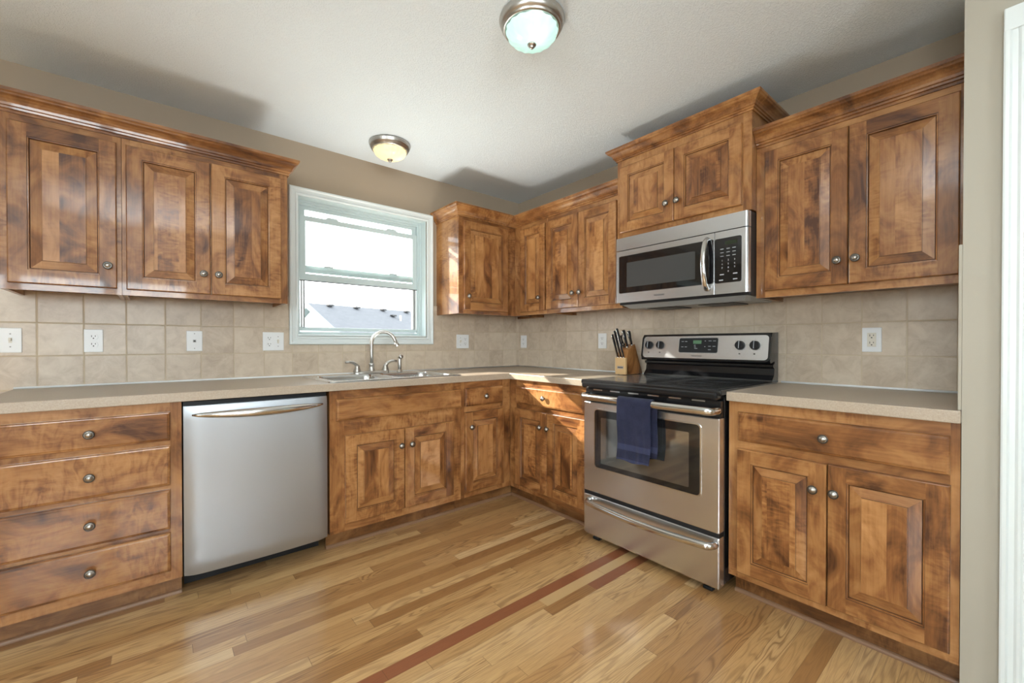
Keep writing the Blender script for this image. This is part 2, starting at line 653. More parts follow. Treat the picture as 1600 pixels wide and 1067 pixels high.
    def build(s, name, parent=None, loc=(0, 0, 0), rot=(0, 0, 0), weld=True):
        if weld:
            bmesh.ops.remove_doubles(s.bm, verts=s.bm.verts, dist=2e-5)
        bmesh.ops.recalc_face_normals(s.bm, faces=s.bm.faces)
        me = bpy.data.meshes.new(name)
        s.bm.to_mesh(me)
        s.bm.free()
        for mt in s.mats:
            me.materials.append(mt)
        o = bpy.data.objects.new(name, me)
        col.objects.link(o)
        o.location = loc
        o.rotation_euler = rot
        if parent is not None:
            o.parent = parent
        return o


def tag(o, label=None, cat=None, group=None, kind=None):
    for k_, v_ in (('label', label), ('category', cat), ('group', group), ('kind', kind)):
        if v_:
            o[k_] = v_
    return o


def thing(name, label, cat, loc=(0, 0, 0), rotz=0.0, group=None, kind=None):
    o = bpy.data.objects.new(name, None)
    o.empty_display_size = 0.05
    col.objects.link(o)
    o.location = loc
    o.rotation_euler = (0, 0, rotz)
    return tag(o, label, cat, group, kind)


RW = -pi / 2            # right-hand (range) wall: local x runs to -Y, local -y points into the room


def rrect(x0, z0, x1, z1, r, n=6):
    pts = []
    for cx, cz, a0 in ((x1 - r, z0 + r, -pi / 2), (x1 - r, z1 - r, 0), (x0 + r, z1 - r, pi / 2), (x0 + r, z0 + r, pi)):
        for q in range(n + 1):
            a = a0 + (pi / 2) * q / n
            pts.append((cx + r * cos(a), cz + r * sin(a)))
    return pts


def plate(mb, pts, y0, y1, mat, bev=0.0):
    """flat outline in the xz plane made solid from y0 (front) to y1 (back); optional front chamfer."""
    n = len(pts)
    cx = sum(p[0] for p in pts) / n
    cz = sum(p[1] for p in pts) / n
    loops = []
    if bev > 0:
        w = max(p[0] for p in pts) - min(p[0] for p in pts)
        h = max(p[1] for p in pts) - min(p[1] for p in pts)
        ins = [(cx + (p[0] - cx) * (1 - 2 * bev / w), cz + (p[1] - cz) * (1 - 2 * bev / h)) for p in pts]
        loops = [(ins, y0), (pts, y0 + bev), (pts, y1)]
    else:
        loops = [(pts, y0), (pts, y1)]
    verts, faces = [], []
    for lp, y in loops:
        verts += [(p[0], y, p[1]) for p in lp]
    for k in range(len(loops) - 1):
        for q in range(n):
            faces.append((k * n + q, k * n + (q + 1) % n, (k + 1) * n + (q + 1) % n, (k + 1) * n + q))
    faces.append(tuple(range(n)))
    faces.append(tuple(range((len(loops) - 1) * n, len(loops) * n))[::-1])
    mb.add(verts, faces, mat)


def ring_plate(mb, outer, inner, y0, y1, mat):
    n = len(outer)
    verts = [(p[0], y0, p[1]) for p in outer] + [(p[0], y0, p[1]) for p in inner] + \
            [(p[0], y1, p[1]) for p in outer] + [(p[0], y1, p[1]) for p in inner]
    faces = []
    for q in range(n):
        r = (q + 1) % n
        faces += [(q, r, n + r, n + q), (2 * n + q, 3 * n + q, 3 * n + r, 2 * n + r), (q, 2 * n + q, 2 * n + r, r), (n + q, n + r, 3 * n + r, 3 * n + q)]
    mb.add(verts, faces, mat)


def text(name, s_, size, mat, parent, loc, rot=(pi / 2, 0, 0), align='CENTER', depth=0.0004):
    cu = bpy.data.curves.new(name, 'FONT')
    cu.body = s_
    cu.size = size
    cu.align_x = align
    cu.align_y = 'CENTER'
    cu.extrude = depth
    cu.resolution_u = 2
    tmp = bpy.data.objects.new(name + '_tmp', cu)
    col.objects.link(tmp)
    dg = bpy.context.evaluated_depsgraph_get()
    me = bpy.data.meshes.new_from_object(tmp.evaluated_get(dg))
    bpy.data.objects.remove(tmp)
    bpy.data.curves.remove(cu)
    me.name = name
    me.materials.clear()
    me.materials.append(mat)
    o = bpy.data.objects.new(name, me)
    col.objects.link(o)
    o.parent = parent
    o.location = loc
    o.rotation_euler = rot
    return o


# ------------------------------------------------------------------ the room
H = 2.437
XL, YB = -5.6, -6.0
mb = MB()
mb.box(XL - 0.1, YB - 0.1, -0.05, 0.12, 0.12, 0.0, FLOOR)
tag(mb.build('floor'), 'golden oak strip floor', None, None, 'structure')
mb = MB()
mb.box(XL - 0.1, YB - 0.1, H, 0.12, 0.12, H + 0.05, CEIL)
tag(mb.build('ceiling'), 'textured white ceiling', None, None, 'structure')

WX0, WX1, WZ0, WZ1 = -1.909, -0.981, 1.176, 2.089      # kitchen window opening
PX0, PX1, PZ1 = -5.15, -3.55, 2.03                       # patio door opening
mb = MB()
mb.cells([XL - 0.1, PX0, PX1, WX0, WX1, 0.12], [0.0, 0.04, WZ0, PZ1, WZ1, H],
         lambda x, z: not (WX0 < x < WX1 and WZ0 < z < WZ1) and not (PX0 < x < PX1 and 0.04 < z < PZ1),
         0.0, 0.12, WALL, 'xz')
tag(mb.build('wall_window'), 'taupe wall with the kitchen window', None, None, 'structure')
mb = MB()
mb.box(0.0, -2.885, 0.0, 0.12, 0.0, H, WALL)
tag(mb.build('wall_range'), 'taupe wall behind the range', None, None, 'structure')
mb = MB()
mb.box(-0.662, -2.975, 0.0, 0.12, -2.885, H, ENDW)
mb.box(-0.662, -3.86, 2.05, 0.12, -2.975, H, ENDW)
mb.box(-0.662, YB - 0.1, 0.0, 0.12, -3.86, H, ENDW)
mb.box(0.0, -3.86, 0.0, 0.12, -2.975, 2.05, ENDW)
tag(mb.build('wall_end', weld=False), 'greige wall end beside the right-hand cabinets', None, None, 'structure')
mb = MB()
mb.cells([XL - 0.1, -5.0, -2.2, 0.12], [0.0, 0.9, 2.1, H], lambda x, z: not (-5.0 < x < -2.2 and 0.9 < z < 2.1),
         YB - 0.1, YB, WALL, 'xz')
tag(mb.build('wall_back'), None, None, None, 'structure')
mb = MB()
mb.cells([YB, -4.6, -2.6, 0.0], [0.0, 0.8, 2.1, H], lambda y, z: not (-4.6 < y < -2.6 and 0.8 < z < 2.1),
         XL - 0.1, XL, WALL, 'yz')
tag(mb.build('wall_left'), None, None, None, 'structure')

# tile fields
mb = MB()
mb.cells([-3.60, -3.135, -1.962, -0.916, -0.0062], [0.748, 0.913, 1.119, 1.4265],
         lambda x, z: not (-1.962 < x < -0.916 and z > 1.119) and not (x > -3.135 and z < 0.913) and not (x < -3.46), -0.006, -0.0002, TILE_X, 'xz')
tag(mb.build('trim_1'), 'beige tile backsplash on the window wall', None, None, 'structure')
mb = MB()
mb.box(-0.006, -2.8845, 0.913, -0.0002, -0.0002, 1.4265, TILE_Y)
mb.box(-0.006, -2.165, 0.70, -0.0002, -1.40, 0.913, TILE_Y)
tag(mb.build('trim_2'), 'beige tile backsplash on the range wall', None, None, 'structure')
mb = MB()
mb.box(-0.6615, -2.8848, 0.9145, -0.0065, -2.876, 1.437, ENDW, 0.002)
tag(mb.build('trim_3'), 'painted side splash edge on the wall end', None, None, 'structure')

# door casing on the right edge of the view and the white door it frames
CAS = [(0, 0), (0.012, 0), (0.012, 0.012), (0.016, 0.018), (0.016, 0.034), (0.012, 0.040), (0.014, 0.052), (0.018, 0.058), (0.018, 0.070), (0, 0.070)]
mb = MB()
path = []
for (u, h) in [(0, 0)]:
    pass
# casing legs: profile in (proud of wall, along wall), extruded upright
def casing_leg(mb, y_out, sgn, z1, mat):
    pr = [(-0.662 - (0.018 if False else q[0]), y_out + sgn * q[1]) for q in
          [(0, 0), (0.019, 0), (0.021, 0.004), (0.021, 0.012), (0.015, 0.017), (0.014, 0.028), (0.017, 0.034), (0.017, 0.040), (0.012, 0.045), (0.011, 0.064), (0.008, 0.068), (0, 0.068)]]
    n = len(pr)
    mb.add([(x, y, 0.0) for x, y in pr] + [(x, y, z1) for x, y in pr],
           [(q, (q + 1) % n, n + (q + 1) % n, n + q) for q in range(n)] + [tuple(range(n)), tuple(range(n, 2 * n))[::-1]], mat)
casing_leg(mb, -2.9655, -1, 2.045, TRIM)
casing_leg(mb, -3.87, 1, 2.045, TRIM)
mb.box(-0.681, -3.87, 2.045, -0.662, -2.9655, 2.113, TRIM, 0.003)
mb.box(-0.662, -3.012, 0, -0.05, -2.975, 2.045, TRIM)
mb.box(-0.662, -3.86, 0, -0.05, -3.822, 2.045, TRIM)
tag(mb.build('trim_4', weld=False), 'white door casing at the right edge', None, None, 'structure')
mb = MB()
mb.box(-0.10, -3.82, 0.008, -0.06, -3.014, 2.04, TRIM, 0.002)
tag(mb.build('door_1'), 'white door inside the casing', None, None, 'structure')

# ---------------------------------------------------------------- window over the sink
win = thing('window_1', 'white raised sash window over the sink', None, (-1.445, 0.0, 1.12), 0, None, 'structure')
def wl(x, y, z):
    return (x + 1.445, y, z - 1.12)
mb = MB()
# casing boards with a stepped profile, mitred: built as concentric rectangular loops
def frame_loops(mb, rects, mat):
    """rects: list of (x0,z0,x1,z1,y); consecutive loops joined; open centre."""
    verts, faces = [], []
    for (x0, z0, x1, z1, y) in rects:
        verts += [wl(x0, y, z0), wl(x1, y, z0), wl(x1, y, z1), wl(x0, y, z1)]
    for k in range(len(rects) - 1):
        for q in range(4):
            r = (q + 1) % 4
            faces.append((4 * k + q, 4 * k + r, 4 * k + 4 + r, 4 * k + 4 + q))
    mb.add(verts, faces, mat)
def inset(d, y, X0=-1.9605, Z0=1.1205, X1=-0.9175, Z1=2.143):
    return (X0 + d, Z0 + d, X1 - d, Z1 - d, y)
frame_loops(mb, [inset(0, -0.0005), inset(0, -0.018), inset(0.004, -0.022), inset(0.012, -0.022), inset(0.017, -0.017), inset(0.036, -0.014), inset(0.040, -0.018),
                 inset(0.047, -0.018), inset(0.051, -0.013), inset(0.0535, -0.013), inset(0.0535, 0.0)], TRIM)
mb.build('casing', win)
mb = MB()   # jamb lining the opening, stepping in to the vinyl frame
O = dict(X0=WX0, Z0=WZ0, X1=WX1, Z1=WZ1)
frame_loops(mb, [inset(0.0015, -0.012, **O), inset(0.0015, 0.062, **O), inset(0.016, 0.062, **O), inset(0.016, 0.074, **O), inset(0.030, 0.074, **O), inset(0.030, 0.079, **O),
                 inset(0.030, 0.118, **O), inset(0.0015, 0.1195, **O), inset(0.0003, 0.1195, **O), inset(0.0003, -0.012, **O), inset(0.0015, -0.012, **O)], VINYL)
mb.build('jamb', win)
def sash(name, x0, z0, x1, z1, st, tr_, br, y0, y1, parent):
    s_ = thing(name, None, None)
    del_o = s_
    bpy.data.objects.remove(del_o)
    mb = MB()
    mb.cells([wl(x0, 0, 0)[0], wl(x0 + st, 0, 0)[0], wl(x1 - st, 0, 0)[0], wl(x1, 0, 0)[0]],
             [z0 - 1.12, z0 + br - 1.12, z1 - tr_ - 1.12, z1 - 1.12],
             lambda x, z: not (x0 + 1.445 + st < x < x1 + 1.445 - st and z0 + br - 1.12 < z < z1 - tr_ - 1.12), y0, y1, VINYL, 'xz')
    # inner glazing step
    o = mb.build(name, parent)
    g = MB()
    g.box(x0 + 1.445 + st - 0.003, (y0 + y1) / 2 - 0.002, z0 + br - 1.12 - 0.003, x1 + 1.445 - st + 0.003, (y0 + y1) / 2 + 0.002, z1 - tr_ - 1.12 + 0.003, GLASS)
    g.build('pane', o)
    return o
ls = sash('lower_sash', -1.876, 1.556, -1.012, 1.990, 0.036, 0.032, 0.044, 0.080, 0.094, win)
mb = MB()
for cx in (-0.22, 0.22):
    mb = MB()
    mb.add([(cx - 0.045, 0.079, 0.870), (cx - 0.03, 0.079, 0.884), (cx + 0.03, 0.079, 0.884), (cx + 0.045, 0.079, 0.870),
            (cx - 0.045, 0.094, 0.870), (cx - 0.03, 0.094, 0.884), (cx + 0.03, 0.094, 0.884), (cx + 0.045, 0.094, 0.870)],
           [(0, 1, 2, 3), (7, 6, 5, 4), (0, 4, 5, 1), (1, 5, 6, 2), (2, 6, 7, 3), (3, 7, 4, 0)], VINYL)
    mb.build('sash_latch', ls)
mb = MB()
mb.box(-0.431, 0.0795, 0.4315, 0.433, 0.0945, 0.4358, SLOT)
mb.build('weatherstrip', ls)
us = sash('upper_sash', -1.876, 1.612, -1.012, 2.058, 0.036, 0.022, 0.046, 0.098, 0.112, win)
mb = MB()
for cx in (-0.24, 0.24):
    mb = MB()
    mb.box(cx - 0.03, 0.0945, 0.538, cx + 0.03, 0.0975, 0.546, GREY)
    mb.build('sash_lock', us)
mb = MB()
mb.box(-0.431, 0.086, 0.094, 0.431, 0.118, 0.118, VINYL, 0.003)
mb.build('sill_rail', win)
mb = MB()
mb.box(-0.4625, -0.010, 0.0575, 0.4625, 0.060, 0.0675, TRIM, 0.002)
mb.build('sill', win)
for xx in (0.400, 0.416, -0.408, -0.424):   # upright tracks seen in the open lower half
    mb = MB()
    mb.box(0, 0.082, 0.118, 0.008, 0.112, 0.44, GREY)
    mb.build('track', win, (xx, 0, 0))


def glazed_door(name, label, loc, rotz, w, h, panels, mat):
    d = thing(name, label, None, loc, rotz, None, 'structure')
    pw = w / panels
    for i in range(panels):
        f = MB()
        x0 = i * pw
        f.cells([x0 + 0.003, x0 + 0.07, x0 + pw - 0.07, x0 + pw - 0.003], [0.003, 0.11, h - 0.08, h - 0.003],
                lambda x, z: not (x0 + 0.07 < x < x0 + pw - 0.07 and 0.11 < z < h - 0.08), 0.03, 0.075, mat, 'xz')
        fo = f.build('leaf', d)
        g = MB()
        g.box(x0 + 0.065, 0.05, 0.105, x0 + pw - 0.065, 0.055, h - 0.075, GLASS)
        g.build('pane', fo)
    return d
glazed_door('door_2', None, (PX0, 0.0, 0.04), 0, PX1 - PX0, PZ1 - 0.04, 2, VINYL)
glazed_door('added_window_back', None, (-2.2, YB, 0.9), pi, 2.8, 1.2, 3, VINYL)  # unseen back window, added for its light and set high against reflections
glazed_door('added_window_left', None, (XL, -4.6, 0.8), pi / 2, 2.0, 1.3, 2, VINYL)  # unseen left window, added to light the range-wall fronts

# ---------------------------------------------------------------- outside
mb = MB()
mb.box(-30, 0.13, -3.1, 40, 60, -3.0, GRASS)
tag(mb.build('lawn'), None, None, None, 'structure')
mb = MB()
mb.box(-5.7, 0.14, 2.25, -3.0, 3.6, 2.35, TRIM)  # unseen roof over the patio door, added to keep sun patches off the floor
mb.box(-5.68, 3.45, -3.0, -5.55, 3.58, 2.25, TRIM)
mb.box(-3.15, 3.45, -3.0, -3.02, 3.58, 2.25, TRIM)
tag(mb.build('patio_sun_block', weld=False), None, None, None, 'structure')
hang = math.atan2(1.1, 3.69)
house = thing('neighbor_house', 'grey shingled gable house outside the kitchen window', 'house', (0.86, 10.0, -3.0), hang)
RZ, SL = 5.29, 0.578
mb = MB()
LH = 11.0
for sgn in (-1, 1):
    e = 4.6
    y1, z1 = sgn * e, RZ - SL * e
    n = Vector((0, sgn * SL, 1)).normalized() * 0.10
    v = [(-0.22, 0, RZ), (LH, 0, RZ), (LH, y1, z1), (-0.22, y1, z1)]
    v2 = [(a, b - n.y * 0, c - 0.12) for a, b, c in v]
    mb.add(v, [(0, 1, 2, 3)], SHING)
    mb.add(v + v2, [(7, 6, 5, 4), (0, 4, 5, 1), (1, 5, 6, 2), (2, 6, 7, 3), (3, 7, 4, 0)], FASC)
roof = mb.build('roof', house, weld=False)
mb = MB()
mb.add([(0, -4.2, 0), (0, 4.2, 0), (0, 4.2, RZ - SL * 4.2 - 0.13), (0, 0, RZ - 0.13), (0, -4.2, RZ - SL * 4.2 - 0.13),
        (LH - .3, -4.2, 0), (LH - .3, 4.2, 0), (LH - .3, 4.2, RZ - SL * 4.2 - 0.13), (LH - .3, 0, RZ - 0.13), (LH - .3, -4.2, RZ - SL * 4.2 - 0.13)],
       [(0, 1, 2, 3, 4), (9, 8, 7, 6, 5), (0, 4, 9, 5), (1, 6, 7, 2), (0, 5, 6, 1)], SIDING)
mb.build('gable_wall', house)
mb = MB()
for sgn in (-1, 1):
    e = 4.6
    mb.add([(-0.235, 0, RZ + 0.02), (-0.235, sgn * e, RZ - SL * e + 0.02), (-0.235, sgn * e, RZ - SL * e - 0.15), (-0.235, 0, RZ - 0.15),
            (-0.205, 0, RZ + 0.02), (-0.205, sgn * e, RZ - SL * e + 0.02), (-0.205, sgn * e, RZ - SL * e - 0.15), (-0.205, 0, RZ - 0.15)],
           [(0, 1, 2, 3), (7, 6, 5, 4), (0, 4, 5, 1), (1, 5, 6, 2), (2, 6, 7, 3), (3, 7, 4, 0)], FASC)
mb.build('fascia', house, weld=False)
for (vx, vy) in ((0.43, -0.15), (1.35, -0.15), (2.39, -0.15), (3.42, -0.15), (2.51, -0.50)):
    mb = MB()
    mb.box(-0.085, -0.07, 0.0, 0.085, 0.07, 0.05, SLOT, 0.008)
    mb.build('roof_vent', house, (vx, vy, RZ + SL * vy + 0.03))
mb = MB()
mb.cyl((0, 0, -0.1), (0, 0, 0.16), 0.035, SIDING)
mb.build('vent_pipe', house, (2.65, -0.68, RZ - SL * 0.68))

# ---------------------------------------------------------------- cabinet parts
def knob(parent, loc):
    mb = MB()
    mt = Matrix.Rotation(pi / 2, 4, 'X')      # +Z of the lathe turns to -Y
    mb.lathe([(0.0, 0.0), (0.0075, 0.0), (0.007, 0.008), (0.0085, 0.012), (0.0155, 0.015), (0.0172, 0.0185), (0.0168, 0.021)], PEWTER, 28, mt)
    mb.lathe([(0.0168, 0.021), (0.0145, 0.0228), (0.0125, 0.0212)], PEWTER_D, 28, mt)
    mb.lathe([(0.0125, 0.0212), (0.0112, 0.0225), (0.009, 0.0255), (0.0045, 0.0285), (0.0, 0.029)], PEWTER, 28, mt)
    return mb.build('knob', parent, loc)


ST = 0.057     # stile width


def door(parent, x0, x1, z0, z1, y, knob_side=None, knob_z=None, kn_in=0.030):
    """raised panel door; its back lies on local y, front 20 mm proud."""
    w, h = x1 - x0, z1 - z0
    T = 0.020
    mb = MB()
    def loop(d, dep):
        return [(d, -T + dep, d), (w - d, -T + dep, d), (w - d, -T + dep, h - d), (d, -T + dep, h - d)]
    # outer edge
    L = [loop(0, T), loop(0, 0.005), loop(0.0015, 0.0015), loop(0.004, 0.0)]
    for a, b in zip(L, L[1:]):
        for q in range(4):
            r = (q + 1) % 4
            mb.add([a[q], a[r], b[r], b[q]], [(0, 1, 2, 3)], WH if q in (0, 2) else WV)
    mb.add(L[0], [(3, 2, 1, 0)], WV)
    e, s_ = 0.004, ST
    yf = -T
    mb.add([(e, yf, e), (s_, yf, e), (s_, yf, h - e), (e, yf, h - e)], [(0, 1, 2, 3)], WV)
    mb.add([(w - s_, yf, e), (w - e, yf, e), (w - e, yf, h - e), (w - s_, yf, h - e)], [(0, 1, 2, 3)], WV)
    mb.add([(s_, yf, e), (w - s_, yf, e), (w - s_, yf, s_), (s_, yf, s_)], [(0, 1, 2, 3)], WH)
    mb.add([(s_, yf, h - s_), (w - s_, yf, h - s_), (w - s_, yf, h - e), (s_, yf, h - e)], [(0, 1, 2, 3)], WH)
    # hairline joints between stile and rail are left to the change of grain; bead round the panel:
    L = [loop(s_, 0.0), loop(s_ + 0.0012, 0.0030), loop(s_ + 0.0045, 0.0034), loop(s_ + 0.0060, 0.0065), loop(s_ + 0.008, 0.0100), loop(s_ + 0.011, 0.0100)]
    for i_, (a, b) in enumerate(zip(L, L[1:])):
        for q in range(4):
            r = (q + 1) % 4
            mb.add([a[q], a[r], b[r], b[q]], [(0, 1, 2, 3)], WG if i_ in (0, 3, 4) else WH if q in (0, 2) else WV)
    d = mb.build('door', parent, (x0, y, z0))
    pm = MB()
    rb = min(0.032, w * 0.10)
    L = [loop(s_ + 0.0085, 0.012), loop(s_ + 0.0085, 0.0088), loop(s_ + 0.0095 + rb, 0.0036), loop(s_ + 0.0103 + rb, 0.0006), loop(s_ + 0.0120 + rb, 0.0003)]
    for i_, (a, b) in enumerate(zip(L, L[1:])):
        for q in range(4):
            r = (q + 1) % 4
            pm.add([a[q], a[r], b[r], b[q]], [(0, 1, 2, 3)], WG if i_ == 2 else WH if q in (0, 2) else WV)
    pm.add(L[-1], [(0, 1, 2, 3)], WP)
    pm.add(L[0], [(3, 2, 1, 0)], WP)
    pm.build('panel', d)
    if knob_side:
        kx = kn_in if knob_side == 'l' else w - kn_in
        knob(d, (kx, -T, knob_z - z0))
    return d


def drawer(parent, x0, x1, z0, z1, y, kn=True, name='drawer', kx=None):
    w, h, T = x1 - x0, z1 - z0, 0.020
    mb = MB()
    def loop(d, dep):
        return [(d, -T + dep, d), (w - d, -T + dep, d), (w - d, -T + dep, h - d), (d, -T + dep, h - d)]
    L = [loop(0, T), loop(0, 0.007), loop(0.003, 0.0035), loop(0.006, 0.003), loop(0.0105, 0.0)]
    for a, b in zip(L, L[1:]):
        for q in range(4):
            r = (q + 1) % 4
            mb.add([a[q], a[r], b[r], b[q]], [(0, 1, 2, 3)], WH)
    mb.add(L[0], [(3, 2, 1, 0)], WH)
    mb.add(L[-1], [(0, 1, 2, 3)], WH)
    d = mb.build(name, parent, (x0, y, z0))
    if kn:
        knob(d, (w / 2 if kx is None else kx - x0, -T, h / 2))
    return d


def face_frame(mb, x0, x1, z0, z1, y0, y1, opens):
    """front frame: upright stiles at the ends and level rails elsewhere, solid between y0 and y1."""
    s0, s1 = opens
    mb.box(x0, y0, z0, x0 + s0, y1, z1, WV)
    mb.box(x1 - s1, y0, z0, x1, y1, z1, WV)
    mb.box(x0 + s0, y0, z0, x1 - s1, y1, z1, WH)


def base_cabinet(label, x0, x1, rotz, toe_l=0.0, toe_r=0.0, stiles=(0.04, 0.04), group='base cabinets under the counters', front=-0.654, side_mat=None, org=None):
    """x0..x1 in run coordinates; local origin at x0 on the wall and the floor."""
    w = x1 - x0
    loc = (x0, 0, 0) if rotz == 0 else (0, -x0, 0)
    t = thing('base_cabinet', label, 'cabinet', loc, rotz, group)
    mb = MB()
    zb, zt = 0.10, 0.8725
    mb.box(0.0005, front + 0.019, zb, 0.018, -0.007, zt, WV)
    mb.box(w - 0.018, front + 0.019, zb, w - 0.0005, -0.007, zt, WV)
    mb.box(0.018, front + 0.019, zb, w - 0.018, -0.007, zb + 0.018, WH)
    mb.box(0.018, -0.016, zb + 0.018, w - 0.018, -0.007, zt, WH)
    mb.build('carcass', t, weld=False)
    mb = MB()
    face_frame(mb, 0.0005, w - 0.0005, zb, zt, front, front + 0.0185, stiles)
    mb.build('face_frame', t, weld=False)
    mb = MB()
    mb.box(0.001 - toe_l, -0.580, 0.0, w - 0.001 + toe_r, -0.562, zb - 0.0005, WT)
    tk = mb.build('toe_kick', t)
    mb = MB()
    pr = [(0, 0), (0.012, 0), (0.0115, 0.006), (0.009, 0.011), (0.005, 0.0145), (0, 0.016)]
    mb.sweep([(w - 0.001 + toe_r, -0.5805), (0.001 - toe_l, -0.5805)][::-1], pr, WS, 0.0005)
    mb.build('shoe_molding', tk)
    return t


# left-hand run (window wall)
DF = -0.654
c1 = base_cabinet('four drawer base cabinet left of the dishwasher', -3.11, -2.5325, 0, 0, 0, (0.043, 0.040))
for (a, b) in ((0.710, 0.832), (0.518, 0.685), (0.328, 0.497), (0.144, 0.310)):
    drawer(c1, -3.068 + 3.11, -2.573 + 3.11, a, b, DF)
c2 = base_cabinet('sink base cabinet with two doors and a false drawer front', -1.9095, -1.0775, 0, 0.0, 0, (0.078, 0.062))
drawer(c2, 0.0345, 0.8295, 0.709, 0.826, DF, False, 'false_drawer_front')
door(c2, 0.0815, 0.4250, 0.146, 0.625, DF, 'r', 0.525, 0.026)
door(c2, 0.4285, 0.7675, 0.146, 0.625, DF, 'l', 0.525, 0.038)
c3 = base_cabinet('narrow one door base cabinet in the corner right of the sink base', -1.077, -0.6545, 0, 0, 0.072, (0.027, 0.068))
drawer(c3, 0.027, 0.346, 0.709, 0.829, DF)
door(c3, 0.027, 0.3535, 0.137, 0.671, DF, 'l', 0.571, 0.040)

# right-hand run (range wall)
c4 = base_cabinet('base cabinet between the inner corner and the range', 0.655, 1.388, RW, 0.074, 0, (0.072, 0.024))
drawer(c4, 0.734 - 0.655, 1.360 - 0.655, 0.708, 0.828, DF, True, 'drawer', 1.026 - 0.655)
door(c4, 0.728 - 0.655, 1.044 - 0.655, 0.134, 0.673, DF, 'r', 0.575, 0.048)
door(c4, 1.047 - 0.655, 1.366 - 0.655, 0.134, 0.674, DF, 'l', 0.574, 0.016)
c5 = base_cabinet('base cabinet at the right between the range and the wall end', 2.177, 2.8835, RW, 0, 0, (0.038, 0.022))
drawer(c5, 2.220 - 2.177, 2.861 - 2.177, 0.704, 0.829, DF, True, 'drawer', 2.531 - 2.177)
door(c5, 2.217 - 2.177, 2.5385 - 2.177, 0.130, 0.670, DF, 'r', 0.567, 0.040)
door(c5, 2.5415 - 2.177, 2.863 - 2.177, 0.132, 0.671, DF, 'l', 0.567, 0.022)


def wall_cabinet(label, x0, x1, rotz, z0, z1, depth, stiles, group, xlim=None):
    w = x1 - x0
    loc = (x0, 0, z0) if rotz == 0 else (0, -x0, z0)
    t = thing('wall_cabinet', label, 'cabinet', loc, rotz, group)
    h = z1 - z0
    mb = MB()
    f = -depth
    mb.box(0.0005, f + 0.019, 0.0, 0.018, -0.0005, h, WV)
    mb.box(w - 0.018, f + 0.019, 0.0, w - 0.0005, -0.0005, h, WV)
    mb.box(0.018, f + 0.019, 0.022, w - 0.018, -0.007, 0.036, WH)
    mb.box(0.018, f + 0.019, h - 0.018, w - 0.018, -0.007, h, WH)
    mb.box(0.018, -0.016, 0.036, w - 0.018, -0.007, h - 0.018, WH)
    mb.build('carcass', t, weld=False)
    mb = MB()
    face_frame(mb, 0.0005, w - 0.0005, 0.0, h, f, f + 0.0185, stiles)
    mb.build('face_frame', t, weld=False)
    return t


GU = 'birch wall cabinets'
ZB, ZT = 1.354, 2.150
UD = 0.325
u1 = wall_cabinet('one door wall cabinet at the far left, above the light switch', -3.112, -2.7385, 0, ZB, ZT, UD, (0.03, 0.03), GU)
door(u1, 3.112 - 3.088, 3.112 - 2.755, 0.027, 2.053 - ZB, -UD, 'r', 1.481 - ZB, 0.030)
u2 = wall_cabinet('two door wall cabinet just left of the window', -2.738, -2.037, 0, ZB, ZT, UD, (0.03, 0.04), GU)
door(u2, 2.738 - 2.723, 2.738 - 2.401, 0.026, 2.053 - ZB, -UD, 'r', 1.481 - ZB, 0.029)
door(u2, 2.738 - 2.396, 2.738 - 2.0735, 0.026, 2.055 - ZB, -UD, 'l', 1.482 - ZB, 0.029)
u3 = wall_cabinet('wall cabinet right of the window with a glossy exposed side', -0.880, -0.001, 0, ZB, ZT, UD, (0.04, 0.40), GU)
door(u3, 0.880 - 0.841, 0.880 - 0.412, 0.026, 2.053 - ZB, -UD, 'l', 1.484 - ZB, 0.036)
u4 = wall_cabinet('narrow one door wall cabinet in the corner on the range wall', 0.3265, 0.6985, RW, ZB, ZT, UD, (0.08, 0.01), GU)
door(u4, 0.410 - 0.3265, 0.691 - 0.3265, 0.026, 2.045 - ZB, -UD, 'r', 1.480 - ZB, 0.052)
u5 = wall_cabinet('two door wall cabinet left of the microwave', 0.699, 1.3835, RW, ZB, ZT, UD, (0.01, 0.04), GU)
door(u5, 0.705 - 0.699, 1.023 - 0.699, 0.029, 2.047 - ZB, -UD, 'r', 1.484 - ZB, 0.040)
door(u5, 1.0265 - 0.699, 1.345 - 0.699, 0.029, 2.047 - ZB, -UD, 'l', 1.484 - ZB, 0.020)
u6 = wall_cabinet('short raised wall cabinet above the microwave', 1.384, 2.1655, RW, 1.780, 2.318, 0.380, (0.04, 0.04), GU)
door(u6, 1.412 - 1.384, 1.768 - 1.384, 0.030, 2.213 - 1.780, -0.380, 'r', 1.913 - 1.780, 0.040)
door(u6, 1.771 - 1.384, 2.123 - 1.384, 0.030, 2.213 - 1.780, -0.380, 'l', 1.914 - 1.780, 0.022)
u7 = wall_cabinet('two door wall cabinet at the right above the outlet', 2.166, 2.8838, RW, ZB - 0.004, ZT, UD, (0.04, 0.025), GU)
door(u7, 2.2075 - 2.166, 2.530 - 2.166, 0.031, 2.053 - ZB + .004, -UD, 'r', 1.484 - ZB + .004, 0.034)
door(u7, 2.5335 - 2.166, 2.858 - 2.166, 0.031, 2.053 - ZB + .004, -UD, 'l', 1.485 - ZB + .004, 0.025)

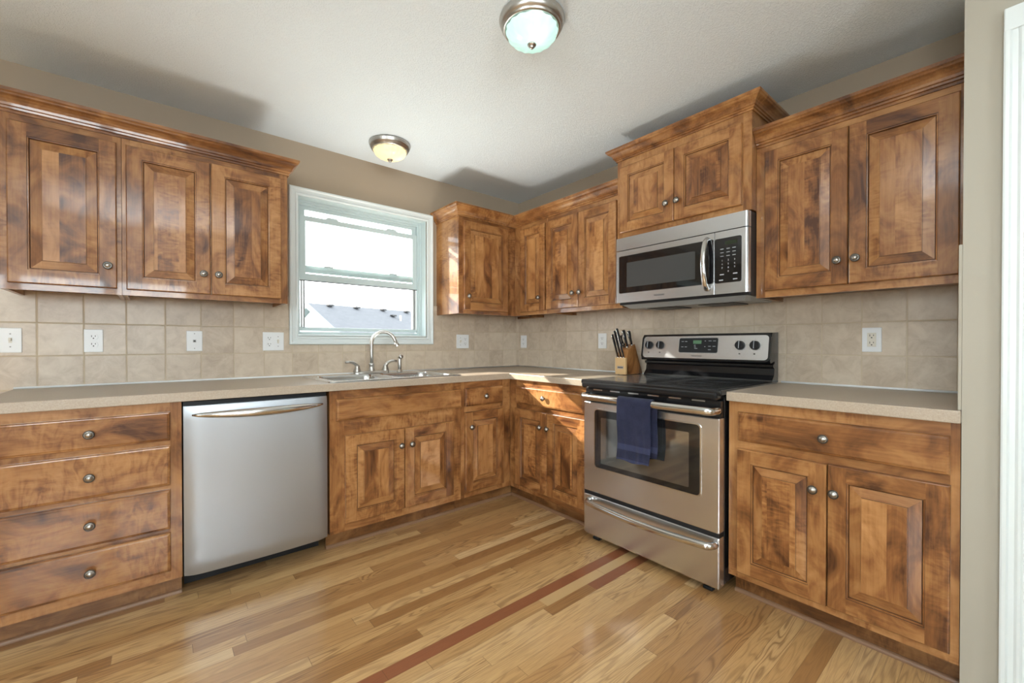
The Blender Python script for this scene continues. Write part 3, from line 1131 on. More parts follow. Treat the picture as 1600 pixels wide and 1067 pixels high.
CR = [(-0.010, 0.0), (0.006, 0.0), (0.0065, 0.010), (0.012, 0.013), (0.014, 0.021), (0.019, 0.024), (0.021, 0.034), (0.027, 0.045), (0.036, 0.054),
      (0.045, 0.060), (0.048, 0.066), (0.050, 0.068), (0.053, 0.071), (0.054, 0.084), (-0.010, 0.084)]
CR = [(-0.0, h) if u < 0 else (u, h) for u, h in CR]
def crown(label, path, z, hs=1.0):
    mb = MB()
    mb.sweep(path, [(u, h * hs) for u, h in CR], WH, 0.0)
    o = mb.build('crown_molding')
    o.location = (0, 0, z)
    return tag(o, label, 'molding', 'crown moldings on the wall cabinets')
e = 0.0006
crown('crown molding along the wall cabinets left of the window', [(-3.113, -0.001), (-3.113, -UD - e), (-2.036, -UD - e), (-2.036, -0.001)], 2.084)
crown('crown molding turning the corner between the window and the microwave', [(-0.881, -0.001), (-0.881, -UD - e), (-UD - e, -UD - e), (-UD - e, -1.3825)], 2.081)
crown('higher crown molding on the cabinet above the microwave', [(-0.001, -1.3833), (-0.3806, -1.3833), (-0.3806, -2.1663), (-0.001, -2.1663)], 2.260, 0.83)
crown('crown molding on the far right wall cabinet beside the wall end', [(-UD - e, -2.1670), (-UD - e, -2.884)], 2.084)

# ---------------------------------------------------------------- counters
SX0, SX1, SY0, SY1 = -1.888, -1.072, -0.628, -0.092      # sink cut-out
mb = MB()
CE = -0.681
mb.cells([-3.132, SX0, SX1, CE, -0.0065], [-1.3895, CE, SY0, SY1, -0.0065],
         lambda x, y: (y > CE or x > CE) and not (SX0 < x < SX1 and SY0 < y < SY1), 0.8735, 0.914, LAM)
for ed in []:
    pass
t = thing('countertop', 'L shaped tan laminate countertop around the sink and corner', 'countertop', (-1.6, -0.3, 0.8735))
o = mb.build('slab', t)
o.location = (1.6, 0.3, -0.8735)
bv = o.modifiers.new('b', 'BEVEL'); bv.width = 0.003; bv.segments = 2; bv.limit_method = 'ANGLE'
mb = MB()
mb.add([], [], CAULK)
mb.tube([(-3.13, -0.0112, 0.9185), (-0.011, -0.0112, 0.9185), (-0.0105, -0.0112, 0.9185), (-0.0105, -1.389, 0.9185)], 0.0052, CAULK, 8)
o = mb.build('caulk_bead', t)
o.location = (1.6, 0.3, -0.8735)
t = thing('countertop', 'short tan laminate countertop right of the range', 'countertop', (-0.34, -2.53, 0.8735))
mb = MB()
mb.box(CE, -2.8843, 0.8735, -0.0065, -2.1755, 0.914, LAM, 0.003)
o = mb.build('slab', t)
o.location = (0.34, 2.53, -0.8735)
mb = MB()
mb.tube([(-0.0105, -2.178, 0.9185), (-0.0105, -2.873, 0.9185)], 0.0052, CAULK, 8)
o = mb.build('caulk_bead', t)
o.location = (0.34, 2.53, -0.8735)

# ---------------------------------------------------------------- sink
sk = thing('kitchen_sink', 'double bowl stainless sink set in the counter under the window', 'sink', (-1.48, -0.36, 0.914))
def rr3(x0, y0, x1, y1, r, z, n=5):
    return [(p[0], p[1], z) for p in rrect(x0, y0, x1, y1, r, n)]
tb = bmesh.new()
edges = []
def addloop(pts):
    v = [tb.verts.new(p) for p in pts]
    return v, [tb.edges.new((v[i], v[(i + 1) % len(v)])) for i in range(len(v))]
bowls = [(-0.382, -0.232, -0.018, 0.168), (0.018, -0.232, 0.382, 0.168)]
vo, eo = addloop(rr3(-0.424, -0.284, 0.424, 0.284, 0.03, 0.006))
edges += eo
bl = []
for b in bowls:
    v, e_ = addloop(rr3(*b, 0.055, 0.006))
    edges += e_
    bl.append(v)
bmesh.ops.triangle_fill(tb, use_beauty=True, edges=edges)
vlow = [tb.verts.new((v.co.x * 1.004, v.co.y * 1.006, 0.0008)) for v in vo]
n_ = len(vo)
for q in range(n_):
    tb.faces.new((vo[q], vlow[q], vlow[(q + 1) % n_], vo[(q + 1) % n_]))
bmesh.ops.recalc_face_normals(tb, faces=tb.faces)
mb = MB()
mb.merge(tb, SINKS)
mb.build('rim', sk)
for b in bowls:
    mb = MB()
    x0, y0, x1, y1 = b
    lv = []
    for (d, z, r) in ((0.0, 0.006, 0.055), (0.004, 0.0, 0.053), (0.008, -0.02, 0.05), (0.014, -0.14, 0.048), (0.03, -0.165, 0.04), (0.06, -0.172, 0.03)):
        lv.append(rr3(x0 + d, y0 + d, x1 - d, y1 - d, r, z))
    n_ = len(lv[0])
    verts = [p for l_ in lv for p in l_]
    faces = [(k * n_ + q, k * n_ + (q + 1) % n_, (k + 1) * n_ + (q + 1) % n_, (k + 1) * n_ + q) for k in range(len(lv) - 1) for q in range(n_)]
    faces.append(tuple(range((len(lv) - 1) * n_, len(lv) * n_)))
    mb.add(verts, faces, SINKS, True)
    bo = mb.build('bowl', sk)
    mb = MB()
    mb.lathe([(0.0, 0.001), (0.03, 0.001), (0.036, 0.004), (0.042, 0.003), (0.044, 0.0)], STEEL_P, 24)
    mb.build('drain', bo, ((x0 + x1) / 2, (y0 + y1) / 2, -0.1718))

# faucet on the sink deck
fc = thing('faucet', 'gooseneck brushed nickel faucet with two lever handles', 'faucet', (-1.470, -0.135, 0.9205))
mb = MB()
pts = rrect(-0.125, -0.026, 0.125, 0.026, 0.0255, 8)
n_ = len(pts)
mb.add([(p[0], p[1], 0.0) for p in pts] + [(p[0], p[1], 0.010) for p in pts] + [(p[0] * 0.97, p[1] * 0.86, 0.016) for p in pts],
       [(k * n_ + q, k * n_ + (q + 1) % n_, (k + 1) * n_ + (q + 1) % n_, (k + 1) * n_ + q) for k in range(2) for q in range(n_)] + [tuple(range(2 * n_, 3 * n_)), tuple(range(n_))[::-1]], NICKEL)
mb.build('base_plate', fc)
mb = MB()
mb.lathe([(0.0, 0.014), (0.024, 0.014), (0.022, 0.022), (0.019, 0.03), (0.018, 0.055), (0.0195, 0.058), (0.0195, 0.066), (0.015, 0.072), (0.0, 0.072)], NICKEL, 28)
ang = radians(-38)
R_ = 0.082
hz = 0.205
path = [(0, 0, 0.06), (0, 0, 0.12), (0, 0, hz)]
for q in range(1, 15):
    a = pi - (pi * 0.90) * q / 14
    d_ = R_ + R_ * cos(a)
    path.append((d_ * cos(ang), d_ * sin(ang), hz + R_ * sin(a)))
lst = Vector(path[-1]); dr = (Vector(path[-1]) - Vector(path[-2])).normalized()
path.append(tuple(lst + dr * 0.028))
mb.tube(path, 0.0115, NICKEL, 18)
sp = mb.build('spout', fc)
mb = MB()
mb.tube([tuple(lst + dr * 0.022), tuple(lst + dr * 0.046)], 0.0135, NICKEL, 18)
mb.build('aerator', sp)
for sgn in (-1, 1):
    mb = MB()
    mb.lathe([(0.0, 0.012), (0.027, 0.012), (0.026, 0.020), (0.020, 0.034), (0.0165, 0.050), (0.015, 0.058), (0.0, 0.060)], NICKEL, 24)
    mb.tube([(0, 0, 0.044), (sgn * 0.004, -0.002, 0.058), (sgn * 0.015, -0.004, 0.070), (sgn * 0.034, -0.006, 0.079), (sgn * 0.058, -0.008, 0.083), (sgn * 0.082, -0.010, 0.081)],
            [0.013, 0.0125, 0.0105, 0.009, 0.0085, 0.0075], NICKEL, 14)
    mb.build('handle', fc, (sgn * 0.100, 0, 0))
sp_ = thing('side_sprayer', 'small upright sprayer standing right of the faucet', 'sprayer', (-1.262, -0.135, 0.9205))
mb = MB()
mb.lathe([(0.0, 0.0), (0.022, 0.0), (0.021, 0.006), (0.014, 0.012), (0.0125, 0.02), (0.0, 0.02)], NICKEL, 24)
mb.build('collar', sp_)
mb = MB()
mb.lathe([(0.0, 0.02), (0.0115, 0.02), (0.0125, 0.05), (0.0130, 0.09), (0.0120, 0.098), (0.0, 0.099)], NICKEL, 24)
mb.tube([(0.0, 0.006, 0.094), (0.001, 0.0, 0.104), (0.003, -0.014, 0.112), (0.004, -0.024, 0.112)], [0.010, 0.0135, 0.0145, 0.0135], NICKEL, 16)
mb.build('wand', sp_)

# ---------------------------------------------------------------- dishwasher
dw = thing('dishwasher', 'stainless dishwasher between the drawer cabinet and the sink base', 'dishwasher', (-2.5275, 0.0, 0.0))
W_ = 0.603
mb = MB()
mb.box(0.0, -0.648, 0.10, W_, -0.03, 0.868, BLACKM)
mb.box(0.0, -0.652, 0.852, W_, -0.60, 0.868, BLACKM)
mb.build('tub', dw, weld=False)
mb = MB()
mb.box(0.005, -0.520, 0.004, W_ - 0.005, -0.50, 0.0995, BLACKM)
mb.build('toe_panel', dw)
mb = MB()
NX, NZ = 36, 24
z0, z1 = 0.104, 0.8505
def bow(u, v):
    a = 1 - abs(2 * u - 1)
    b = min(v, 1 - v) * 2
    ex = 1 - (1 - min(1, a / 0.22)) ** 2.4
    ez = 1 - (1 - min(1, b / 0.10)) ** 2.6
    return -0.664 - 0.018 * ex - 0.005 * ez - 0.012 * sin(pi * u)
verts = [(W_ * i / NX, bow(i / NX, j / NZ), z0 + (z1 - z0) * j / NZ) for j in range(NZ + 1) for i in range(NX + 1)]
faces = [(j * (NX + 1) + i, j * (NX + 1) + i + 1, (j + 1) * (NX + 1) + i + 1, (j + 1) * (NX + 1) + i) for j in range(NZ) for i in range(NX)]
mb.add(verts, faces, STEEL_DW, True)
mb.box(0.0005, -0.663, z0 + 0.0005, W_ - 0.0005, -0.649, z1 - 0.0005, STEEL_DW)
dd = mb.build('door', dw, weld=False)
mb = MB()
P_, R2 = [], []
for q in range(25):
    u = q / 24
    P_.append((0.030 + 0.545 * u, -0.690 - 0.046 * sin(pi * u) ** 0.8, 0.812 - 0.004 * sin(pi * u)))
    R2.append(0.004 + 0.0155 * sin(pi * u) ** 0.55)
mb.tube(P_, R2, STEEL_P, 16, 1.0, (0, 0, 1))
for u_ in (0.10, 0.90):
    mb.box(0.030 + 0.545 * u_ - 0.012, -0.705, 0.803, 0.030 + 0.545 * u_ + 0.012, -0.672, 0.818, STEEL_P)
mb.build('handle', dd, weld=False)

# ---------------------------------------------------------------- range
rg = thing('kitchen_range', 'freestanding electric range in stainless and black with smooth top', 'stove', (0.0, -1.3975, 0.0), RW)
W_ = 0.770
mb = MB()
mb.box(0.003, -0.668, 0.045, W_ - 0.003, -0.030, 0.894, BLACK, 0.004)
mb.build('body', rg)
mb = MB()
mb.box(-0.010, -0.735, 0.8965, W_ + 0.010, -0.062, 0.9215, BLACK, 0.008, 3)
mb.box(0.003, -0.748, 0.874, W_ - 0.003, -0.668, 0.912, BLACK, 0.014, 4)
mb.box(0.020, -0.705, 0.9212, W_ - 0.020, -0.080, 0.9228, COOK, 0.0006, 1)
ct = mb.build('cooktop', rg, weld=False)
for (bx, by, br) in ((0.20, -0.52, 0.105), (0.56, -0.52, 0.085), (0.20, -0.23, 0.085), (0.56, -0.23, 0.105)):
    mb = MB()
    mb.lathe([(br, 0.0), (br, 0.0003), (br - 0.003, 0.0003), (br - 0.003, 0.0)], RINGM, 48)
    mb.build('burner_ring', ct, (bx, by, 0.9228))
# vent strip between cooktop and door
mb = MB()
mb.box(0.004, -0.705, 0.7965, W_ - 0.004, -0.6685, 0.872, BLACK, 0.003)
vt = mb.build('vent_strip', rg)
for q in range(6):
    mb = MB()
    mb.box(0, -0.7065, 0.862, 0.062, -0.704, 0.868, STEEL_P)
    mb.build('vent_slot', vt, (0.06 + 0.115 * q, 0, 0))
od = MB()
od.box(0.002, -0.720, 0.287, W_ - 0.002, -0.6685, 0.7955, STEEL, 0.005)
od = od.build('oven_door', rg)
mb = MB()
ring_plate(mb, rrect(0.078, 0.428, 0.688, 0.762, 0.022), rrect(0.084, 0.434, 0.682, 0.756, 0.018), -0.7245, -0.7195, STEEL_P)
mb.build('window_bezel', od)
mb = MB()
plate(mb, rrect(0.084, 0.434, 0.682, 0.756, 0.018), -0.7222, -0.7195, BLACKG)
plate(mb, rrect(0.125, 0.460, 0.630, 0.715, 0.006), -0.7226, -0.7222, OVENIN)
mb.build('window', od)
def bar_handle(parent, x0, x1, z, y_face, y_out, r, sag=0.0, name='handle'):
    mb = MB()
    pts = []
    for q in range(7):
        a = (pi / 2) * q / 6
        pts.append((x0 + 0.030 * (1 - cos(a)), y_face - (y_face - y_out) * sin(a), z))
    mid = []
    for q in range(1, 12):
        u = q / 12
        mid.append((x0 + 0.03 + (x1 - x0 - 0.06) * u, y_out - 0.010 * sin(pi * u), z - sag * sin(pi * u)))
    end = [(x1 - (p[0] - x0), p[1], p[2]) for p in pts[::-1]]
    mb.tube(pts + mid + end, r, STEEL_P, 16, 1.15, (0, 0, 1))
    return mb.build(name, parent)
bar_handle(od, 0.014, W_ - 0.014, 0.829, -0.700, -0.766, 0.0165)
dr = MB()
dr.box(0.002, -0.720, 0.040, W_ - 0.002, -0.6685, 0.268, STEEL, 0.006)
dr = dr.build('storage_drawer', rg)
bar_handle(dr, 0.045, W_ - 0.018, 0.237, -0.719, -0.765, 0.0145, 0.010)
mb = MB()
mb.box(0.004, -0.716, 0.2685, W_ - 0.004, -0.669, 0.2865, BLACKM)
mb.build('seam_strip', rg)
for fx in (0.06, 0.70):
    for fy in (-0.655, -0.08):
        mb = MB()
        mb.cyl((0, 0, 0.018), (0, 0, 0.048), 0.009, BLACKM)
        mb.box(-0.022, -0.03, 0.0005, 0.022, 0.012, 0.018, BLACKM, 0.005)
        mb.build('foot', rg, (fx, fy, 0.0), weld=False)
# backguard: lower black riser and leaning control box
mb = MB()
prof = [(-0.030, 0.917), (-0.118, 0.917), (-0.112, 0.930), (-0.088, 0.955), (-0.082, 0.990), (-0.100, 1.000), (-0.100, 1.012), (-0.080, 1.018), (-0.080, 1.030),
        (-0.138, 1.0205), (-0.142, 1.030), (-0.118, 1.172), (-0.108, 1.183), (-0.030, 1.186)]
n_ = len(prof)
x0, x1 = 0.004, W_ + 0.001
mb.add([(x0, y, z) for y, z in prof] + [(x1, y, z) for y, z in prof],
       [(q, (q + 1) % n_, n_ + (q + 1) % n_, n_ + q) for q in range(n_)] + [tuple(range(n_)), tuple(range(n_, 2 * n_))[::-1]], BLACK)
mb.build('backguard', rg)
# control fascia on the leaning face; its own frame: x along, z up the face
lean = math.atan2(0.024, 0.142)
fas = MB()
plate(fas, rrect(0.012, 0.006, W_ - 0.008, 0.146, 0.020), -0.004, 0.0, STEEL, 0.002)
fas = fas.build('control_fascia', rg, (0, -0.1425, 1.028), (-lean, 0, 0))
mb = MB()
ring_plate(mb, rrect(0.004, -0.002, W_ + 0.001, 0.153, 0.024), rrect(0.0135, 0.0075, W_ - 0.0095, 0.1445, 0.019), -0.0075, 0.004, BLACK)
mb.build('fascia_rim', fas)
mb = MB()
plate(mb, rrect(0.244, 0.040, 0.484, 0.134, 0.012), -0.0055, -0.0038, GREY)
plate(mb, rrect(0.247, 0.043, 0.481, 0.131, 0.010), -0.0062, -0.0055, BLACKM)
cp = mb.build('clock_panel', fas, (0.016, 0, 0))
mb = MB()
mb.box(0.351, -0.0068, 0.096, 0.401, -0.0062, 0.117, DISP)
mb.build('display', fas)
for (px, pz, w_) in ((0.262, 0.109, .014), (0.284, 0.109, .014), (0.404, 0.112, .007), (0.427, 0.112, .017), (0.452, 0.112, .017), (0.262, 0.076, .014), (0.284, 0.076, .014),
                     (0.404, 0.078, .007), (0.427, 0.080, .015), (0.452, 0.080, .017), (0.427, 0.060, .016), (0.341, 0.086, .010), (0.343, 0.076, .010), (0.345, 0.067, .018)):
    mb = MB()
    mb.box(0.0, -0.0066, 0.0, w_, -0.0062, 0.0026, LETTER)
    mb.build('key_mark', fas, (px + 0.016, 0, pz))
text('brand_lettering', 'FRIGIDAIRE', 0.0125, LETTER_D, fas, (0.376, -0.0043, 0.023))
for kx in (0.046, 0.125, 0.607, 0.683):
    mb = MB()
    mt = Matrix.Rotation(pi / 2, 4, 'X')
    mb.lathe([(0.0, 0.0), (0.026, 0.0), (0.0255, 0.004), (0.0225, 0.016), (0.021, 0.018), (0.0, 0.018)], BLACKM, 32, mt, False)
    mb.box(-0.0065, -0.027, -0.022, 0.0065, -0.017, 0.022, BLACKM, 0.002)
    ko = mb.build('knob', fas, (kx + 0.010, -0.0038, 0.088), weld=False)
    mb = MB()
    mb.box(0.0015, -0.0276, -0.020, 0.0045, -0.0268, 0.021, LETTER)
    mb.build('pointer', fas, ko.location)
    for q in range(7):
        a = radians(-40 + 260 * q / 6)
        mb = MB()
        mb.box(-0.0015, -0.0006, -0.0012, 0.0015, 0.0, 0.0012, LETTER_D)
        mb.build('dial_mark', fas, ko.location + Vector((0.033 * cos(a), 0, 0.033 * sin(a))))
    mb = MB()
    mb.box(-0.004, -0.0006, -0.003, 0.004, 0.0, 0.003, LETTER_D)
    mb.build('dial_mark', fas, ko.location + Vector((0, 0, -0.047)))

# towel on the oven handle
def towel():
    mb = MB()
    NU, w = 22, 0.196
    base = 0.530
    # path in (y, z): front hem up, over the bar, down behind
    pth = []
    for q in range(25):
        pth.append((-0.7885, base + (0.829 - base) * q / 24))
    for q in range(1, 9):
        a = pi - pi * q / 9
        pth.append((-0.7705 + 0.0195 * cos(a), 0.829 + 0.0215 * sin(a)))
    for q in range(15):
        pth.append((-0.7475, 0.829 - (0.829 - 0.560) * q / 14))
    verts = []
    K = len(pth)
    for k, (y, z) in enumerate(pth):
        for i in range(NU + 1):
            u = i / NU
            fz = max(0.0, (0.83 - z) / 0.3)
            wob = 0.0038 * fz * sin(u * 11 + z * 6) + 0.0022 * fz * sin(u * 23 + 1.3)
            sx = 0.006 * fz * sin(z * 22) + (u - 0.5) * (-0.006) * fz
            dz = 0.004 * sin(u * 9) * (1 if k < 6 else 0) * (1 - k / 6 if k < 6 else 0)
            s = -1 if k < 29 else 0.35
            back = 0.010 if k > 32 else 0.0
            verts.append((u * w + sx + back, y - abs(wob) * 1.0 if s < 0 else y + wob * 0.3, z - base + dz))
    faces = [(k * (NU + 1) + i, k * (NU + 1) + i + 1, (k + 1) * (NU + 1) + i + 1, (k + 1) * (NU + 1) + i) for k in range(K - 1) for i in range(NU)]
    mb.add(verts, faces, TOWEL, True)
    o = mb.build('dish_towel')
    o.location = (0, -1.676, base)
    o.rotation_euler = (0, 0, RW)
    so = o.modifiers.new('thick', 'SOLIDIFY'); so.thickness = 0.0045; so.offset = 1.0
    sb = o.modifiers.new('sub', 'SUBSURF'); sb.levels = 1; sb.render_levels = 1
    return tag(o, 'navy blue terry towel hanging over the oven door handle', 'towel')
towel()

# ---------------------------------------------------------------- microwave
mw = thing('microwave', 'stainless over-the-range microwave under the short raised cabinet', 'microwave', (0.0, -1.402, 1.352), RW)
W_ = 0.763
mb = MB()
mb.box(0.004, -0.388, 0.012, W_ - 0.002, -0.0065, 0.422, BLACKM, 0.003)
mb.build('body', mw)
mb = MB()
mb.add([(0.02, -0.385, 0.0115), (W_ - 0.02, -0.385, 0.0115), (W_ - 0.02, -0.03, 0.0115), (0.02, -0.03, 0.0115), (0.06, -0.350, -0.012), (W_ - 0.05, -0.350, -0.012), (W_ - 0.03, -0.04, -0.004), (0.04, -0.04, -0.004)],
       [(0, 1, 2, 3), (7, 6, 5, 4), (0, 4, 5, 1), (1, 5, 6, 2), (2, 6, 7, 3), (3, 7, 4, 0)], GREY)
un = mb.build('underside', mw)
for xx in (0.14, 0.46):
    mb = MB()
    mb.box(0, -0.30, -0.0135, 0.19, -0.12, -0.0085, BLACKM)
    mb.build('grease_filter', un, (xx, 0, 0))
mb = MB()
def front_piece(mb, x0, x1, z0, z1, right_round, mat):
    # front face at y=-0.42 with a rolled right-hand edge
    prof = [(x0, -0.389), (x0, -0.4185), (x0 + 0.0015, -0.420)]
    if right_round:
        prof += [(x1 - 0.012, -0.420), (x1 - 0.006, -0.4185), (x1 - 0.002, -0.414), (x1, -0.406), (x1, -0.389)]
    else:
        prof += [(x1 - 0.001, -0.420), (x1, -0.419), (x1, -0.389)]
    n = len(prof)
    mb.add([(x, y, z0) for x, y in prof] + [(x, y, z1) for x, y in prof],
           [(q, (q + 1) % n, n + (q + 1) % n, n + q) for q in range(n)] + [tuple(range(n)), tuple(range(n, 2 * n))[::-1]], mat)
front_piece(mb, 0.001, W_, 0.3425, 0.418, True, STEEL_P if False else STEEL)
mb.build('vent_grille', mw)
mb = MB()
front_piece(mb, 0.001, 0.6015, 0.024, 0.338, False, STEEL)
md = mb.build('door', mw)
mb = MB()
plate(mb, rrect(0.022, 0.080, 0.598, 0.306, 0.010), -0.4212, -0.4198, BLACKG)
plate(mb, rrect(0.078, 0.114, 0.502, 0.262, 0.004), -0.4216, -0.4212, MWIN)
mb.build('window', md)
mb = MB()
P_ = []
for q in range(21):
    u = q / 20
    P_.append((0.566, -0.424 - 0.046 * sin(pi * min(1, max(0, u))) ** 0.55, 0.052 + 0.262 * u))
mb.tube(P_, [0.0135] * 21, STEEL_P, 16, 0.75, (0, 1, 0))
mb.build('handle', md)
text('brand_lettering', 'FRIGIDAIRE', 0.0125, LETTER_D, md, (0.292, -0.4203, 0.050))
mb = MB()
front_piece(mb, 0.6035, W_, 0.024, 0.338, True, STEEL)
cpn = mb.build('control_panel', mw)
mb = MB()
plate(mb, rrect(0.6045, 0.078, 0.733, 0.303, 0.010), -0.4212, -0.4198, BLACKG)
kp = mb.build('keypad', mw)
mb = MB()
mb.box(0.655, -0.4217, 0.268, 0.712, -0.4212, 0.286, DISP_D)
mb.build('display', kp)
for r_, zz in enumerate((0.247, 0.229, 0.211)):
    for c_, xx in enumerate((0.632, 0.662, 0.690)):
        mb = MB()
        mb.box(0.0, -0.4216, 0.0, 0.016, -0.4212, 0.0026, LETTER)
        mb.build('key_mark', kp, (xx, 0, zz))
for zz, xx in ((0.118, 0.630), (0.118, 0.694), (0.090, 0.626), (0.090, 0.694)):
    mb = MB()
    mb.box(0.0, -0.4216, 0.0, 0.020, -0.4212, 0.0050, LETTER)
    mb.build('key_mark', kp, (xx, 0, zz))
for i, s_ in enumerate('1234567890'):
    r_, c_ = divmod(i, 3)
    if s_ == '0':
        r_, c_ = 3, 1
    text('digit', s_, 0.0125, LETTER, kp, (0.641 + 0.030 * c_, -0.4214, 0.190 - 0.0185 * r_))

# ---------------------------------------------------------------- knife block and its knives
kb = thing('knife_block', 'wooden knife block with pale front on the counter left of the range', 'knife block', (-0.11, -1.29, 0.9145))
mb = MB()
def side_prism(mb, pts, y0, y1, mat):
    n = len(pts)
    mb.add([(x, y0, z) for x, z in pts] + [(x, y1, z) for x, z in pts],
           [(q, (q + 1) % n, n + (q + 1) % n, n + q) for q in range(n)] + [tuple(range(n)), tuple(range(n, 2 * n))[::-1]], mat)
side_prism(mb, [(-0.090, 0.004), (0.088, 0.004), (0.000, 0.207), (-0.072, 0.170), (-0.092, 0.118)], -0.040, 0.040, BLOCK)
mb.build('body', kb)
mb = MB()
side_prism(mb, [(-0.108, 0.004), (-0.0905, 0.004), (-0.0925, 0.116), (-0.108, 0.116)], -0.040, 0.040, BLOCKL)
fr_ = mb.build('front', kb)
mb = MB()
mb.box(-0.1088, -0.025, 0.042, -0.1079, 0.025, 0.060, SILVER_L)
mb.box(-0.1091, -0.020, 0.048, -0.1087, 0.020, 0.054, LETTER_D)
mb.build('label_plate', fr_)
for (xx, yy) in ((-0.085, -0.030), (-0.085, 0.030), (0.07, -0.030), (0.07, 0.030)):
    mb = MB()
    mb.cyl((xx, yy, 0.0), (xx, yy, 0.006), 0.008, BLACKM, n=10)
    mb.build('foot', kb)
ldir = Vector((-0.37, 0, 0.93)).normalized()
def knife(label, p, r, ln, blade, group, silver_end=True, two=True):
    k_ = thing('knife', label, 'knife', p, 0, group)
    d = ldir
    mb = MB()
    mb.tube([tuple(d * a) for a in (-0.055, 0.004)], [r * 0.7, r * 0.7], STEEL_P, 8, 0.25, (0, 1, 0))
    mb.build('blade', k_)
    mb = MB()
    pr_ = [(0.004, 0.62), (0.012, 0.75), (0.03, 0.80), (0.06, 0.85), (ln * 0.62, 1.05), (ln * 0.85, 1.25), (ln * 0.95, 1.15), (ln, 0.7)]
    mb.tube([tuple(d * a) for a, _ in pr_], [r * q for _, q in pr_], BLACKM, 12, 0.62, (0, 1, 0))
    h_ = mb.build('handle', k_)
    mb = MB()
    mb.tube([tuple(d * a) for a in (0.0, 0.004, 0.012)], [r * 0.7, r * 0.98, r * 0.80], STEEL_P, 12, 0.7, (0, 1, 0))
    mb.build('bolster', k_)
    mb = MB()
    mb.tube([tuple(d * a + Vector((-0.0042 - r * 0.4, 0, -0.002)) * q) for a, q in ((0.012, 0.9), (ln * 0.5, 1.25), (ln * 0.9, 1.75), (ln * 1.005, 1.3))], [r * 0.42, r * 0.46, r * 0.52, r * 0.42], STEEL_P, 8, 0.75, (0, 1, 0))
    mb.build('handle_inlay', h_)
    return k_
bx, by, bz = -0.11, -1.29, 0.9145
knife('steak knife in the front row of the block, nearest the outlet', (bx - 0.099, by + 0.024, bz + 0.113), 0.0085, 0.172, 1, 'steak knives in the front of the block')
knife('middle steak knife of the front row in the block', (bx - 0.099, by + 0.001, bz + 0.113), 0.0085, 0.196, 1, 'steak knives in the front of the block')
knife('steak knife in the front row of the block, nearest the range', (bx - 0.099, by - 0.022, bz + 0.113), 0.0085, 0.212, 1, 'steak knives in the front of the block')
knife('large silver ended knife at the back of the block', (bx - 0.045, by - 0.012, bz + 0.182), 0.0125, 0.128, 1, 'large knives in the back of the block')
knife('large dark handled knife at the back corner of the block nearest the range', (bx - 0.018, by - 0.030, bz + 0.196), 0.0115, 0.108, 1, 'large knives in the back of the block')
sc_ = thing('kitchen_scissors', 'black handled scissors standing in the knife block', 'scissors', (bx - 0.040, by + 0.022, bz + 0.184))
for sgn in (-1, 1):
    mb = MB()
    lp = []
    for q in range(15):
        a = 2 * pi * q / 14
        lp.append(tuple(ldir * (0.058 + 0.034 * cos(a)) + Vector((0, sgn * 0.013 + 0.012 * sin(a), 0))))
    mb.tube(lp, 0.0045, BLACKM, 8)
    mb.tube([tuple(ldir * -0.04), tuple(ldir * 0.012 + Vector((0, sgn * 0.003, 0))), tuple(ldir * 0.027 + Vector((0, sgn * 0.012, 0)))], 0.005, BLACKM, 8)
    mb.build('handle', sc_)
mb = MB()
mb.tube([tuple(ldir * -0.05), tuple(ldir * 0.012)], 0.006, STEEL_P, 8, 0.4, (0, 1, 0))
mb.build('blades', sc_)

